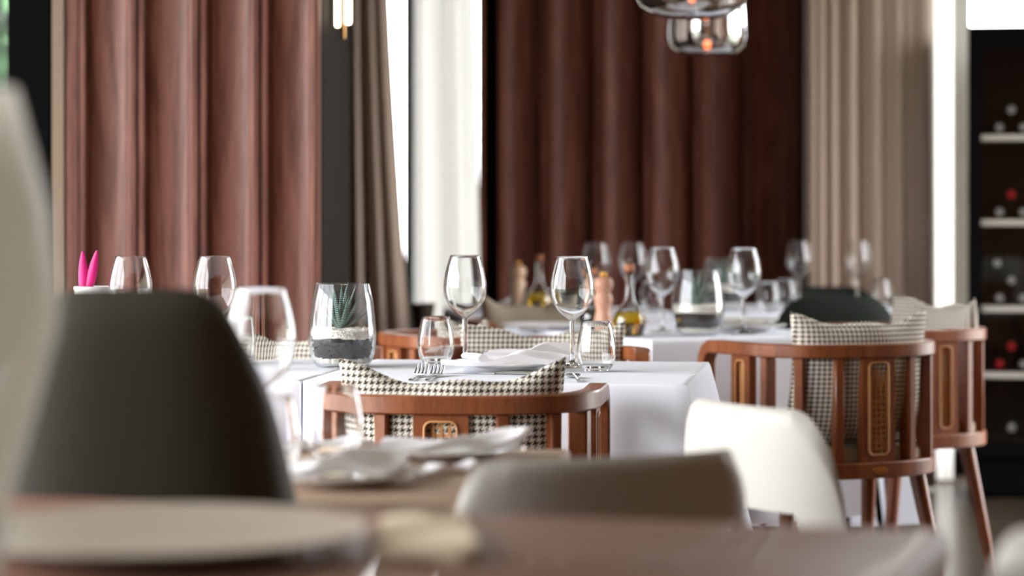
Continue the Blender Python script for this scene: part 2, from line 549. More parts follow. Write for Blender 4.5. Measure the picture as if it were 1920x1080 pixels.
# wood wall between the two windows, its shade put into the colour
wallw = struct(MB().box(wx(934, 9.7), wx(1503, 9.7), 9.762, 9.99, 0, RZ1 - 0.001).build('wall_clad', 'panel_shaded', smooth=False))
bb = [934, 1026, 1125, 1218, 1312, 1406, 1500]
for a, b in zip(bb[:-1], bb[1:]):
    xa, xb = wx(a, 9.7), wx(b, 9.7)
    o = fluted(xb - xa, 0.0, RZ1 - 0.002, 0.034, 0.05).build('panel', 'panel_shaded', wallw, angle=25)
    o.location = ((xa + xb) / 2, 9.7, 0)
struct(MB().box(wx(897, 9.7), wx(908, 9.7), 9.72, 9.99, 0, RZ1 - 0.001).build('trim_2', 'panel_shaded', smooth=False))
struct(MB().box(wx(909, 9.7), wx(933, 9.7), 9.76, 9.99, 0, RZ1 - 0.001).build('trim_3', 'black', smooth=False))
struct(MB().box(wx(1501, 9.66), wx(1508, 9.66), 9.66, 9.76, 0, RZ1 - 0.001).build('trim_4', 'black', smooth=False))

# curtains
def curtain(name, mat, x0, x1, y, z0, z1, folds, amp, label, cat='curtain', top_shift=0.0, seed=1, lean=None, warp=1.0):
    r_ = random.Random(seed)
    nx, nz = max(60, folds * 14), 24
    ph = [r_.uniform(-0.5, 0.5) for _ in range(8)]
    v = []; f = []
    for j in range(nz + 1):
        tz = j / nz
        z = z0 + (z1 - z0) * tz
        for i in range(nx + 1):
            u = i / nx
            xx = x0 + (x1 - x0) * u
            if lean: xx += lean(u, z)
            a = 2 * PI * (folds * u ** warp + 0.28 * math.sin(3 * u + ph[0]) + 0.16 * math.sin(9 * u + ph[1]) + 0.04 * math.sin(3 * tz + ph[2]))
            yy = y + amp * (math.sin(a) * (0.75 + 0.25 * math.sin(5 * u + ph[3])) + 0.22 * math.sin(2 * a + ph[4]))
            xx += 0.25 * amp * math.cos(a)
            v.append((xx, yy, z))
    w = nx + 1
    for j in range(nz):
        for i in range(nx):
            f.append((j * w + i, j * w + i + 1, (j + 1) * w + i + 1, (j + 1) * w + i))
    o = MB().add(v, f).build(name, mat, angle=180)
    if mat != 'sheer':
        md = o.modifiers.new('thickness', 'SOLIDIFY'); md.thickness = 0.003
    return tag(o, label, cat)
def lean_l(u, z):
    t = min(1, max(0, (2.0 - z) / 1.4))
    return u * 0.085 * t ** 1.2
curtain('curtain', 'curtain', wx(652, 9.1), wx(724, 9.1), 9.1, 0.01, 3.15, 3, 0.05, 'narrow taupe curtain hanging beside the white sheer at the left window', seed=3, lean=lean_l)
def lean_s(u, z):
    t = min(1, max(0, (2.0 - z) / 1.4))
    return u * 0.03 * t
curtain('sheer_curtain', 'sheer', wx(773, 9.6), wx(884, 9.6), 9.6, 0.01, 3.15, 2, 0.045, 'bright white sheer curtain between the brown curtain and shaded wood wall', 'curtain', seed=5, lean=lean_s)
curtain('curtain', 'curtain', wx(1513, 9.45), wx(1752, 9.45), 9.45, 0.01, 3.15, 7, 0.06, 'wide pleated taupe curtain between the shaded wood wall and wine cabinet', seed=9, warp=0.62)
curtain('sheer_curtain', 'sheer', wx(1722, 9.7), wx(1788, 9.7), 9.72, 0.01, 3.15, 2, 0.02, 'narrow white sheer strip left of the black wine cabinet', 'curtain', seed=11)

# tree beyond the far left window
t = thing('tree', 'green tree outside the window at top left', 'tree', (-2.95, 13.6, -0.3))
MB().tube([(0, 0, 0), (0.05, 0, 1.2), (0, 0.05, 2.3)], [0.09, 0.07, 0.05]).build('trunk', 'bark', t)
mb = MB()
for i in range(5000):
    p = Vector((rnd.gauss(0, 0.45), rnd.gauss(0, 0.4), 2.1 + rnd.gauss(0, 0.55)))
    a = Matrix.Rotation(rnd.uniform(0, 2 * PI), 4, 'Z') @ Matrix.Rotation(rnd.uniform(-1.2, 1.2), 4, 'X')
    s_ = rnd.uniform(0.08, 0.14)
    mb.add([(-s_ * .35, 0, 0), (0, -s_, 0.01), (s_ * .35, 0, 0), (0, s_, 0.01)], [(0, 1, 2, 3)], Matrix.Translation(p) @ a)
fo = mb.build('foliage', 'leaf', t, smooth=False); fo['kind'] = 'stuff'

# sconce on the pier's dark side
t = thing('wall_sconce', 'brass wall sconce with two glowing tubes at the top edge', 'wall lamp', (PX1, 6.73, 1.56))
bevbox(0.0, 0.012, -0.05, 0.05, 0.16, 0.3, 0.004, 1, 'backplate', 'brass', t)
MB().tube([(0.012, 0, 0.23), (0.045, 0, 0.23)], 0.006).build('arm', 'brass', t)
MB().tube([(0.045, 0, 0.0), (0.045, 0, 0.5)], 0.006).build('rod', 'brass', t)
for dx, dy, r in ((0.062, -0.05, 0.009), (0.026, 0.045, 0.007)):
    MB().lathe([(0, 0), (r * .8, 0.002), (r, 0.008), (r, 0.42), (0, 0.425)], 16, Matrix.Translation((dx, dy, 0.034))).build('tube', 'tube', t)

# ------------------------------------------------------------------ tables and cloths
def table(corner, ang, w, dpt, z, label, cloth_label, drop, seed=1, flare=0.16, left_flat=False, right_flat=False, pad=0.0):
    """corner = front right corner; ang = rotation of the front edge"""
    ca, sa = math.cos(ang), math.sin(ang)
    cx = corner[0] - ca * w / 2 - sa * dpt / 2
    cy = corner[1] - sa * w / 2 + ca * dpt / 2
    tb = thing('dining_table', label, 'table', (cx, cy, 0), ang)
    hw, hd = w / 2 - 0.004, dpt / 2 - 0.004
    bevbox(-hw, hw, -hd, hd, z - 0.035, z - 0.003, 0.004, 1, 'tabletop', 'tantop', tb)
    MB().lathe([(0.035, 0.02), (0.035, z - 0.035)], 20).build('pedestal', 'black', tb)
    MB().lathe([(0.0, 0.0), (0.2, 0.0), (0.2, 0.012), (0.05, 0.03), (0, 0.03)], 28).build('foot', 'black', tb)
    # cloth: rounded rectangle rings going down, flared and folded at the corners
    r_ = random.Random(seed)
    hw, hd = w / 2, dpt / 2
    rc = 0.008
    per = []
    def side(p, q, n):
        for i in range(n):
            tt = i / n
            per.append((p[0] + (q[0] - p[0]) * tt, p[1] + (q[1] - p[1]) * tt))
    cs = [(-hw, -hd), (hw, -hd), (hw, hd), (-hw, hd)]
    ns = 56
    for i in range(4):
        side(cs[i], cs[(i + 1) % 4], ns)
    n = len(per)
    levels = [0, 0.004, 0.012, 0.05, 0.1, 0.16, 0.24, 0.32, 0.4, drop] if drop > 0.41 else [0, 0.004, 0.012, 0.04, 0.08, 0.14, 0.2, drop]
    v = []; f = []
    rings = []
    # top inner rings
    for sc_ in (0.0, 0.4, 0.8, 0.97):
        if sc_ == 0:
            continue
        rings.append([(x * sc_, y * sc_, z) for x, y in per])
    for lv in levels:
        ring = []
        for i, (x, y) in enumerate(per):
            q = i % ns / ns
            sd = i // ns
            nrm = [(0, -1), (1, 0), (0, 1), (-1, 0)][sd]
            # corner closeness
            c0 = math.exp(-(q * (w if sd % 2 == 0 else dpt) / 0.085) ** 2)
            c1 = math.exp(-((1 - q) * (w if sd % 2 == 0 else dpt) / 0.085) ** 2)
            cn = c0 + c1
            prevn = [(-1, 0), (0, -1), (1, 0), (0, 1)][sd]
            nextn = [(1, 0), (0, 1), (-1, 0), (0, -1)][sd]
            fl = flare
            ox = nrm[0]; oy = nrm[1]
            ox2 = nrm[0] + (prevn[0] if c0 > c1 else nextn[0])
            oy2 = nrm[1] + (prevn[1] if c0 > c1 else nextn[1])
            if (left_flat and ((sd == 3) or (sd == 0 and q < .5) or (sd == 2 and q > .5))) or (right_flat and ((sd == 1) or (sd == 0 and q > .5) or (sd == 2 and q < .5))):
                ox2 = oy2 = 0; cn = 0
            out = 0.0 if lv == 0 else min(0.0035, lv * 0.6)
            wav = 0.006 * math.sin(q * 17 + sd * 2 + seed) * min(1, lv / 0.2) * (1 - cn)
            wav = max(wav, -0.002)
            amt = fl * lv * min(1, cn)
            ring.append((x + ox * (out + wav) + ox2 * amt * .7, y + oy * (out + wav) + oy2 * amt * .7, z - lv + 0.012 * min(1, cn) * (lv / drop)))
        rings.append(ring)
    v = [p for rg in rings for p in rg]
    for j in range(len(rings) - 1):
        for i in range(n):
            i2 = (i + 1) % n
            f.append((j * n + i, j * n + i2, (j + 1) * n + i2, (j + 1) * n + i))
    f.append(tuple(range(n)))
    cl = MB().add(v, f).build('tablecloth', 'cloth', angle=60)
    cl.location = (cx, cy, 0.0); cl.rotation_euler = (0, 0, ang)
    tag(cl, cloth_label, 'tablecloth')
    return cx, cy

A1 = R(-8)
T1C = (0.322, 4.475)
table(T1C, A1, 0.724, 0.715, 0.75, 'square table under the white cloth behind the nearest wooden chair', 'crisp white tablecloth behind the nearest wooden chair, corner draped at right', 0.46, 2, 0.34, left_flat=True)
# neighbouring table pushed against its left side
ca, sa = math.cos(A1), math.sin(A1)
T1B = (T1C[0] - ca * 0.732, T1C[1] - sa * 0.732)
table(T1B, A1, 0.724, 0.715, 0.75, 'square table under the white cloth behind the dark chair', 'white tablecloth mostly hidden behind the dark chair at left', 0.46, 4, 0.13, right_flat=True)
A2 = R(25)
ca, sa = math.cos(A2), math.sin(A2)
c2 = (0.352 + ca * 0.64, 6.1 + sa * 0.64)
table(c2, A2, 0.64, 0.88, 0.75, 'square table under the white cloth with pepper mill and oil', 'white tablecloth with grey shaded front carrying the pepper mill and oil', 0.48, 6, 0.05)
table((1.33, 7.9), R(3), 0.70, 0.85, 0.75, 'far table under a long white cloth near the right curtain', 'long white tablecloth of the far table near the right curtain', 0.70, 8, 0.03)
table((0.56, 7.72), R(6), 0.72, 0.75, 0.75, 'far table under a white cloth by the shaded wood wall', 'white tablecloth of the far table before the shaded wood wall', 0.48, 9, 0.06)

# ------------------------------------------------------------------ slatted barrel chairs
CA, CB, CARM, CE = 0.24, 0.23, 0.115, 0.75
def plan(off=0.0, n=60):
    a, b = CA - off, CB - off
    xs = []; ys = []
    for i in range(n + 1):
        t_ = (PI / 2) * i / n
        xs.append(a * math.sin(t_) ** CE); ys.append(-b * math.cos(t_) ** CE)
    pts = [(-x, y) for x, y in zip(reversed(xs), reversed(ys))] + list(zip(xs, ys))[1:]
    # drop duplicates near the back centre caused by the steep exponent
    out = [pts[0]]
    for p in pts[1:]:
        if math.hypot(p[0] - out[-1][0], p[1] - out[-1][1]) > 0.004: out.append(p)
    return [(out[0][0], CARM)] + [(out[0][0], CARM * 0.5)] + out + [(out[-1][0], CARM * 0.5), (out[-1][0], CARM)]
PL = plan()
SS = [0.0]
for p, q in zip(PL[:-1], PL[1:]):
    SS.append(SS[-1] + math.hypot(q[0] - p[0], q[1] - p[1]))
HALF = SS[-1] / 2
def at_s(s):
    s += HALF
    for i in range(len(PL) - 1):
        if SS[i + 1] >= s or i == len(PL) - 2:
            tt = (s - SS[i]) / (SS[i + 1] - SS[i])
            p, q = PL[i], PL[i + 1]
            i0, i1 = max(i - 1, 0), min(i + 2, len(PL) - 1)
            dx, dy = PL[i1][0] - PL[i0][0], PL[i1][1] - PL[i0][1]
            L = math.hypot(dx, dy)
            return (p[0] + (q[0] - p[0]) * tt, p[1] + (q[1] - p[1]) * tt), (dx / L, dy / L)
def sweep(pts, nrm, ups, w, h, ch=0.006):
    """bar of chamfered rectangular section along pts"""
    v = []; f = []
    sec = [(-w / 2 + ch, -h / 2), (w / 2 - ch, -h / 2), (w / 2, -h / 2 + ch), (w / 2, h / 2 - ch), (w / 2 - ch, h / 2), (-w / 2 + ch, h / 2), (-w / 2, h / 2 - ch), (-w / 2, -h / 2 + ch)]
    for p, n_, u in zip(pts, nrm, ups):
        for a, b in sec:
            v.append(Vector(p) + Vector(n_) * a + Vector(u) * b)
    m = len(sec)
    for i in range(len(pts) - 1):
        for q in range(m):
            q2 = (q + 1) % m
            f.append((i * m + q, i * m + q2, (i + 1) * m + q2, (i + 1) * m + q))
    f.append(tuple(range(m))); f.append(tuple(range((len(pts) - 1) * m, len(pts) * m)))
    return MB().add(v, f)
ZTOP, ZRAIL, ZB1, ZB0 = 0.758, 0.032, 0.476, 0.438
def frame_with_hole(w, z0, z1, hw, h0, h1, t, rad=0.012):
    inner = []; outer = []
    cxs = [(hw - rad, h0 + rad, -90), (hw - rad, h1 - rad, 0), (-hw + rad, h1 - rad, 90), (-hw + rad, h0 + rad, 180)]
    W = w / 2
    oc = [(W, z0), (W, z1), (-W, z1), (-W, z0)]
    for ci, (cx_, cz_, a0) in enumerate(cxs):
        for q in range(5):
            a = R(a0 + 22.5 * q)
            inner.append((cx_ + rad * math.cos(a), cz_ + rad * math.sin(a)))
        ip = inner[-5:]
        first, last = ip[0], ip[4]
        def pj(p):
            return [(p[0], oc[ci][1]), (oc[ci][0], p[1])]
        if ci % 2 == 0:
            pa, pb = (first[0], oc[ci][1]), (oc[ci][0], last[1])
        else:
            pa, pb = (oc[ci][0], first[1]), (last[0], oc[ci][1])
        c_ = oc[ci]
        outer += [pa, ((pa[0] + c_[0]) / 2, (pa[1] + c_[1]) / 2), c_, ((pb[0] + c_[0]) / 2, (pb[1] + c_[1]) / 2), pb]
    n = len(inner)
    v = [(x, -t / 2, z) for x, z in outer] + [(x, -t / 2, z) for x, z in inner] + [(x, t / 2, z) for x, z in outer] + [(x, t / 2, z) for x, z in inner]
    f = []
    for i in range(n):
        j = (i + 1) % n
        f += [(i, j, n + j, n + i), (2 * n + i, 3 * n + i, 3 * n + j, 2 * n + j), (i, 2 * n + i, 2 * n + j, j), (n + i, n + j, 3 * n + j, 3 * n + i)]
    return MB().add(v, f), inner
def place_on(o, s, dz=0, out=0.0):
    p, tn = at_s(s)
    o.location = (p[0] + tn[1] * out, p[1] - tn[0] * out, dz)
    o.rotation_euler = (0, 0, math.atan2(tn[1], tn[0]))

def make_chair(label):
    t = thing('slatted_armchair', label, 'chair', group='slatted wooden barrel chairs')
    # top rail with ends bending down into the front posts
    pts = []; nr = []; up = []
    rb = 0.045
    body = []
    for i, p in enumerate(PL):
        body.append(p)
    zc = ZTOP - ZRAIL / 2
    def nrm(i):
        i0, i1 = max(i - 1, 0), min(i + 1, len(PL) - 1)
        dx, dy = PL[i1][0] - PL[i0][0], PL[i1][1] - PL[i0][1]
        L = math.hypot(dx, dy)
        return (dy / L, -dx / L, 0)
    # left end
    xl, xr = PL[0][0], PL[-1][0]
    def end(x, sgn):
        P = []
        P.append(((x, CARM + rb, ZB1), (sgn, 0, 0), (0, 1, 0)))
        P.append(((x, CARM + rb, zc - rb), (sgn, 0, 0), (0, 1, 0)))
        for q in range(1, 7):
            a = PI / 2 * q / 7
            P.append(((x, CARM + rb * math.cos(a), zc - rb + rb * math.sin(a)), (sgn, 0, 0), (0, math.cos(a), math.sin(a))))
        return P
    L_ = end(xl, -1)
    mid = [((p[0], p[1], zc), nrm(i), (0, 0, 1)) for i, p in enumerate(PL)]
    R_ = list(reversed(end(xr, 1)))
    allp = L_ + mid + R_
    sweep([a[0] for a in allp], [a[1] for a in allp], [a[2] for a in allp], 0.036, ZRAIL, 0.0028).build('top_rail', 'chair', t, angle=30)
    # base ring
    zb = (ZB0 + ZB1) / 2
    mid = [((p[0], p[1], zb), nrm(i), (0, 0, 1)) for i, p in enumerate(PL)]
    mid = [((xl, CARM + rb + 0.02, zb), (-1, 0, 0), (0, 0, 1))] + mid + [((xr, CARM + rb + 0.02, zb), (1, 0, 0), (0, 0, 1))]
    sweep([a[0] for a in mid], [a[1] for a in mid], [a[2] for a in mid], 0.036, ZB1 - ZB0, 0.0028).build('base_rail', 'chair', t, angle=30)
    MB().box(xl + 0.018, xr - 0.018, CARM + rb - 0.015, CARM + rb + 0.018, ZB0, ZB1).build('front_rail', 'chair', t, smooth=False)
    zt = ZTOP - ZRAIL
    for s in (0.103, 0.197, 0.285):
        for g in (-1, 1):
            o = bevbox(-0.0115, 0.0115, -0.012, 0.024, ZB1 - 0.001, zt + 0.001, 0.003, 1, 'slat', 'chair', t)
            place_on(o, g * s)
    # cane panels: back centre and both sides
    for s, w, hw in ((0.0, 0.094, 0.028), (-0.372, 0.082, 0.020), (0.372, 0.082, 0.020)):
        fm, inner = frame_with_hole(w, ZB1 - 0.001, zt + 0.001, hw, ZB1 + 0.018, zt - 0.012, 0.02)
        p_ = fm.build('cane_frame', 'chair', t, smooth=False)
        place_on(p_, s)
        rim = MB()
        rp = [(x, -0.011, z) for x, z in inner]
        rp.append(rp[0]); rp.append(rp[1])
        rim.tube(rp, 0.0022, 6, cap=False)
        rim.build('rim', 'cane', p_)
        cn = MB()
        h0, h1 = ZB1 + 0.018, zt - 0.012
        pitch = 2 * hw / 4.0
        st = 0.00125
        def strip(x0, z0, x1, z1, y):
            # clip to the hole
            dx, dz = x1 - x0, z1 - z0
            ta, tb_ = 0.0, 1.0
            for (pp, qq) in ((-dx, x0 + hw), (dx, hw - x0), (-dz, z0 - h0), (dz, h1 - z0)):
                if abs(pp) < 1e-9:
                    if qq < 0: return
                    continue
                rr = qq / pp
                if pp < 0: ta = max(ta, rr)
                else: tb_ = min(tb_, rr)
            if tb_ - ta < 1e-3: return
            a = Vector((x0 + dx * ta, y, z0 + dz * ta)); b = Vector((x0 + dx * tb_, y, z0 + dz * tb_))
            d = (b - a).normalized(); n_ = Vector((-d.z, 0, d.x)) * st
            e = Vector((0, 0.0006, 0))
            cn.add([a - n_ - e, a + n_ - e, b + n_ - e, b - n_ - e, a - n_ + e, a + n_ + e, b + n_ + e, b - n_ + e],
                   [(0, 1, 2, 3), (7, 6, 5, 4), (0, 4, 5, 1), (1, 5, 6, 2), (2, 6, 7, 3), (3, 7, 4, 0)])
        nz = int((h1 - h0) / pitch) + 1
        for i in range(5):
            x = -hw + i * pitch
            for e in (-0.0014, 0.0014): strip(x + e, h0, x + e, h1, -0.0006)
        for j in range(nz + 1):
            z = h0 + j * pitch
            for e in (-0.0014, 0.0014): strip(-hw, z + e, hw, z + e, 0.0006)
        for j in range(-4, nz + 5):
            z = h0 + (j + 0.5) * pitch
            strip(-hw, z, hw, z + 2 * hw, 0.0018)
            strip(-hw, z + 2 * hw, hw, z, 0.003)
        cw = cn.build('cane_weave', 'cane', p_, smooth=False)
    # oval badge at the back of the base rail
    bd = MB().lathe([(0.0, 0.0), (0.021, 0.0), (0.0225, 0.0015), (0.021, 0.003), (0, 0.0035)], 24, Matrix.Rotation(PI / 2, 4, 'X') @ Matrix.Scale(0.46, 4, (0, 1, 0))).build('badge', 'brass', t)
    bd.location = (0, -CB - 0.016, zb)
    bd['label'] = 'small oval brass badge'
    # seat cushion
    v = []; n = 48
    for zz, k_ in ((ZB1 - 0.02, 0.0), (ZB1 - 0.02, 0.9), (ZB1 - 0.012, 1.0), (ZB1 + 0.02, 1.0), (ZB1 + 0.034, 0.94), (ZB1 + 0.04, 0.6), (ZB1 + 0.042, 0.0)):
        for i in range(n):
            a = 2 * PI * i / n
            c_, s_ = math.cos(a), math.sin(a)
            x = (CA - 0.02) * math.copysign(abs(c_) ** 0.7, c_)
            y = (CB + 0.13 - 0.04) / 2 * math.copysign(abs(s_) ** 0.7, s_) - (CB - 0.13) / 2
            v.append((x * k_, (y + 0.05) * k_ - 0.05, zz))
    f = [(j * n + i, j * n + (i + 1) % n, (j + 1) * n + (i + 1) % n, (j + 1) * n + i) for j in range(6) for i in range(n)]
    MB().add(v, f).build('seat', 'seat', t)
    for (x, y, tx, ty) in ((-0.185, -0.13, -0.245, -0.2), (0.185, -0.13, 0.245, -0.2), (-0.225, 0.125, -0.25, 0.18), (0.225, 0.125, 0.25, 0.18)):
        MB().tube([(x, y, ZB0 + 0.012), (tx, ty, 0.0)], [0.021, 0.0115], 14).build('leg', 'chair', t)
    MB().box(-0.2, 0.2, -0.14, 0.13, ZB0 + 0.004, ZB0 + 0.02).build('under_frame', 'chair', t, smooth=False)
    return t

CHAIRS = {}
ch0 = make_chair('slatted wooden barrel chair nearest the camera, cane panel at its back')
ch0.location = (-0.094, 4.315, 0); ch0.rotation_euler = (0, 0, R(-6.3))
CH = [((-0.094, 4.315), -6.3),
      ((0.770, 5.99), 26.2),
      ((1.043, 6.73), 116),
      ((0.06, 5.545), 176),
      ((-0.57, 5.62), 170),
      ((-0.09, 6.37), -65),
      ((0.115, 7.24), 200)]
LBL = [None,
       'slatted wooden chair with tall cane panel and oval badge behind the cream chair',
       'slatted wooden chair standing next to the black wine cabinet',
       'slatted wooden chair facing the camera across the middle white table',
       'wooden chair facing the camera behind the succulent terrarium',
       'wooden chair in profile beneath the white sheer curtain',
       'wooden chair holding the plain taupe cushion']
for i in range(1, 7):
    dup(ch0, CH[i][0] + (0,), R(CH[i][1]), LBL[i])

# ------------------------------------------------------------------ cushions
def make_pillow(name, label, mat, chair, w=0.395, h=0.31, thick=0.055, z0=0.505, yb=-0.185, curve=1.15, sag=0.03, tilt=0.0, dx=0.0, group='houndstooth chair cushions', seed=0):
    (cx, cy), rot = chair
    r_ = random.Random(seed)
    nu, nv = 40, 30
    v = []; uv = []; f = []
    for sgn in (-1, 1):
        for j in range(nv + 1):
            for i in range(nu + 1):
                u = -1 + 2 * i / nu; q = -1 + 2 * j / nv
                pu = u * (1 - 0.05 * (1 - q * q)) ; pq = q * (1 - 0.07 * (1 - u * u))
                x = pu * w / 2
                z = (pq + 1) / 2 * h
                b = max(0.0, (1 - abs(u) ** 3.6)) ** 0.55 * max(0.0, (1 - abs(q) ** 4.5)) ** 0.5
                y = sgn * thick * b
                z += (sag * u * u - sag) * (pq + 1) / 2
                z += 0.006 * math.sin(7 * u + seed) * (pq + 1) / 2
                y += 0.004 * math.sin(5 * u + 3 * q + seed)
                yy = yb + y * 0.8 + curve * x * x + (z - h / 2) * -0.10 + tilt * x
                v.append((x + dx, yy, z0 + z)); uv.append((x + sgn * 0.0, z))
    W = nu + 1; off = W * (nv + 1)
    for s_ in range(2):
        for j in range(nv):
            for i in range(nu):
                a = s_ * off + j * W + i
                f.append((a, a + 1, a + W + 1, a + W))
    o = MB().add(v, f)
    ob = o.build(name, mat, angle=180, uv=uv)
    bm = bmesh.new(); bm.from_mesh(ob.data)
    bmesh.ops.remove_doubles(bm, verts=bm.verts, dist=0.0004)
    bmesh.ops.recalc_face_normals(bm, faces=bm.faces)
    bm.to_mesh(ob.data); bm.free()
    ob.location = (cx, cy, 0); ob.rotation_euler = (0, 0, R(rot))
    return tag(ob, label, 'cushion', group)
make_pillow('cushion', 'sharp houndstooth cushion in the wooden chair nearest the camera', 'hound', CH[0], seed=1, dx=0.008, sag=0.028)
make_pillow('cushion', 'houndstooth cushion of the badge chair behind the cream chair', 'hound', CH[1], seed=2, h=0.325, sag=0.014)
make_pillow('cushion', 'houndstooth cushion in the chair next to the wine cabinet', 'hound', CH[2], seed=3, h=0.335, sag=0.016)
make_pillow('cushion', 'houndstooth cushion facing the camera across the middle white table', 'hound', CH[3], seed=4, h=0.315, sag=0.03)
make_pillow('cushion', 'houndstooth cushion beside and behind the succulent terrarium', 'hound', CH[4], seed=5, h=0.30)
make_pillow('cushion', 'houndstooth cushion in the chair beneath the white sheer', 'hound', CH[5], seed=6, h=0.30, w=0.27, yb=-0.03, curve=0.3)
make_pillow('cushion', 'plain taupe cushion behind the second wine glass of the middle table', 'greycloth', CH[6], seed=7, h=0.325, sag=0.03, w=0.33)

# ------------------------------------------------------------------ glassware
WG_BOWL_OUT = [(0.0045, 0.094), (0.007, 0.0975), (0.0145, 0.103), (0.026, 0.1125), (0.0365, 0.126), (0.0432, 0.142), (0.0456, 0.158), (0.0448, 0.175), (0.0418, 0.193), (0.0372, 0.211), (0.0316, 0.229)]
def wine_glass(label, loc, s=1.0, rz=0):
    return None
def build_wine_glass(label, loc):
    t = thing('wine_glass', label, 'wine glass', loc, group='wine glasses')
    inner = [(max(0, r - 0.0011), z + (0.0018 if i < 3 else 0)) for i, (r, z) in enumerate(WG_BOWL_OUT)]
    prof = WG_BOWL_OUT + [(0.0310, 0.2294)] + [p for p in reversed(inner[1:-1])] + [(0.0, 0.0995)]
    # smooth profile
    def cr(pts, k=3):
        out = []
        for i in range(len(pts) - 1):
            p0, p1, p2, p3 = pts[max(i - 1, 0)], pts[i], pts[i + 1], pts[min(i + 2, len(pts) - 1)]
            for q in range(k):
                u = q / k
                out.append(tuple(0.5 * (2 * p1[c] + (p2[c] - p0[c]) * u + (2 * p0[c] - 5 * p1[c] + 4 * p2[c] - p3[c]) * u * u + (3 * p1[c] - p0[c] - 3 * p2[c] + p3[c]) * u ** 3) for c in (0, 1)))
        out.append(pts[-1])
        return out
    o = cr(WG_BOWL_OUT)
    i_ = cr([(max(0.0, r - 0.0011), z + 0.002 * max(0, 1 - k / 4)) for k, (r, z) in enumerate(WG_BOWL_OUT)])
    prof = o + [(0.0311, 0.2295)] + list(reversed(i_))[1:]
    prof = [(max(r, 0.0), z) for r, z in prof]
    MB().lathe(prof, 48).build('bowl', 'glass', t, angle=60)
    MB().lathe([(0, 0.0), (0.036, 0.0), (0.0367, 0.0012), (0.034, 0.0026), (0.018, 0.005), (0.009, 0.0085), (0.0056, 0.014), (0.0046, 0.03), (0.0044, 0.07), (0.0048, 0.09), (0.0062, 0.0965), (0.005, 0.0985), (0.0, 0.099)], 32).build('stem', 'glass_solid', t, angle=60)
    return t
def build_tumbler(label, loc):
    t = thing('water_tumbler', label, 'tumbler', loc, group='water tumblers')
    out = [(0.024, 0.0), (0.0275, 0.003), (0.0345, 0.014), (0.0388, 0.028), (0.0396, 0.038), (0.0384, 0.055), (0.0352, 0.075), (0.0318, 0.09), (0.0295, 0.1)]
    inn = [(max(0, r - 0.0013), z) for r, z in out[2:]]
    prof = out[2:] + [(0.0288, 0.1004)] + list(reversed(inn))
    MB().lathe(prof, 44, closed=True).build('wall', 'glass', t, angle=60)
    MB().lathe([(0, 0.0005), (0.023, 0.0), (0.0272, 0.003), (0.0344, 0.0138), (0.033, 0.014), (0.022, 0.0105), (0.0, 0.010)], 44).build('base', 'glass_solid', t, angle=60)
    return t

def tp(px, d):
    return (wx(px, d), d)
wg0 = build_wine_glass('wine glass on the middle table, left of the pair, before the sheer', tp(872, 5.13) + (0.7503,))
for px, d, z, lb in [
    (1073, 5.0, 0.7503, 'wine glass on the middle table beside the clear tumbler at right'),
    (245, 5.0, 0.7503, 'wine glass beside the magenta leaves, seen above the dark chair'),
    (403, 5.02, 0.7503, 'wine glass above the right shoulder of the dark chair'),
    (1242, 6.56, 0.7503, 'wine glass between the oil flask and the middle terrarium'),
    (1395, 6.47, 0.7503, 'wine glass just right of the second terrarium'),
    (1498, 8.55, 0.7503, 'distant wine glass in front of the curtain edge, left of two'),
    (1608, 8.6, 0.7503, 'distant wine glass before the pleated curtain, rightmost of all'),
    (1118, 8.0, 0.7503, 'distant wine glass right behind the pair glass rim at centre'),
    (1186, 8.0, 0.7503, 'distant wine glass directly above the oil flask')]:
    dup(wg0, tp(px, d) + (z,), 0.3 * d, lb)
tm0 = build_tumbler('water tumbler at left of the middle table near the forks', tp(817, 5.12) + (0.7503,))
for px, d, z, lb in [
    (1118, 4.86, 0.7503, 'clear water tumbler at right on the middle table, cushion seen through'),
    (1473, 8.3, 0.7503, 'distant water tumbler left of the dark green chair top'),
    (1441, 7.98, 0.7503, 'small distant tumbler beside the white plate stack'),
    (1651, 8.4, 0.7503, 'distant water tumbler right of the dark green chair'),
    (1222, 8.0, 0.7503, 'distant tumbler half hidden behind a wine glass by the oil flask'),
    (440, 5.15, 0.7503, 'water tumbler half hidden behind the dark chair and blurred glass')]:
    dup(tm0, tp(px, d) + (z,), 0, lb)

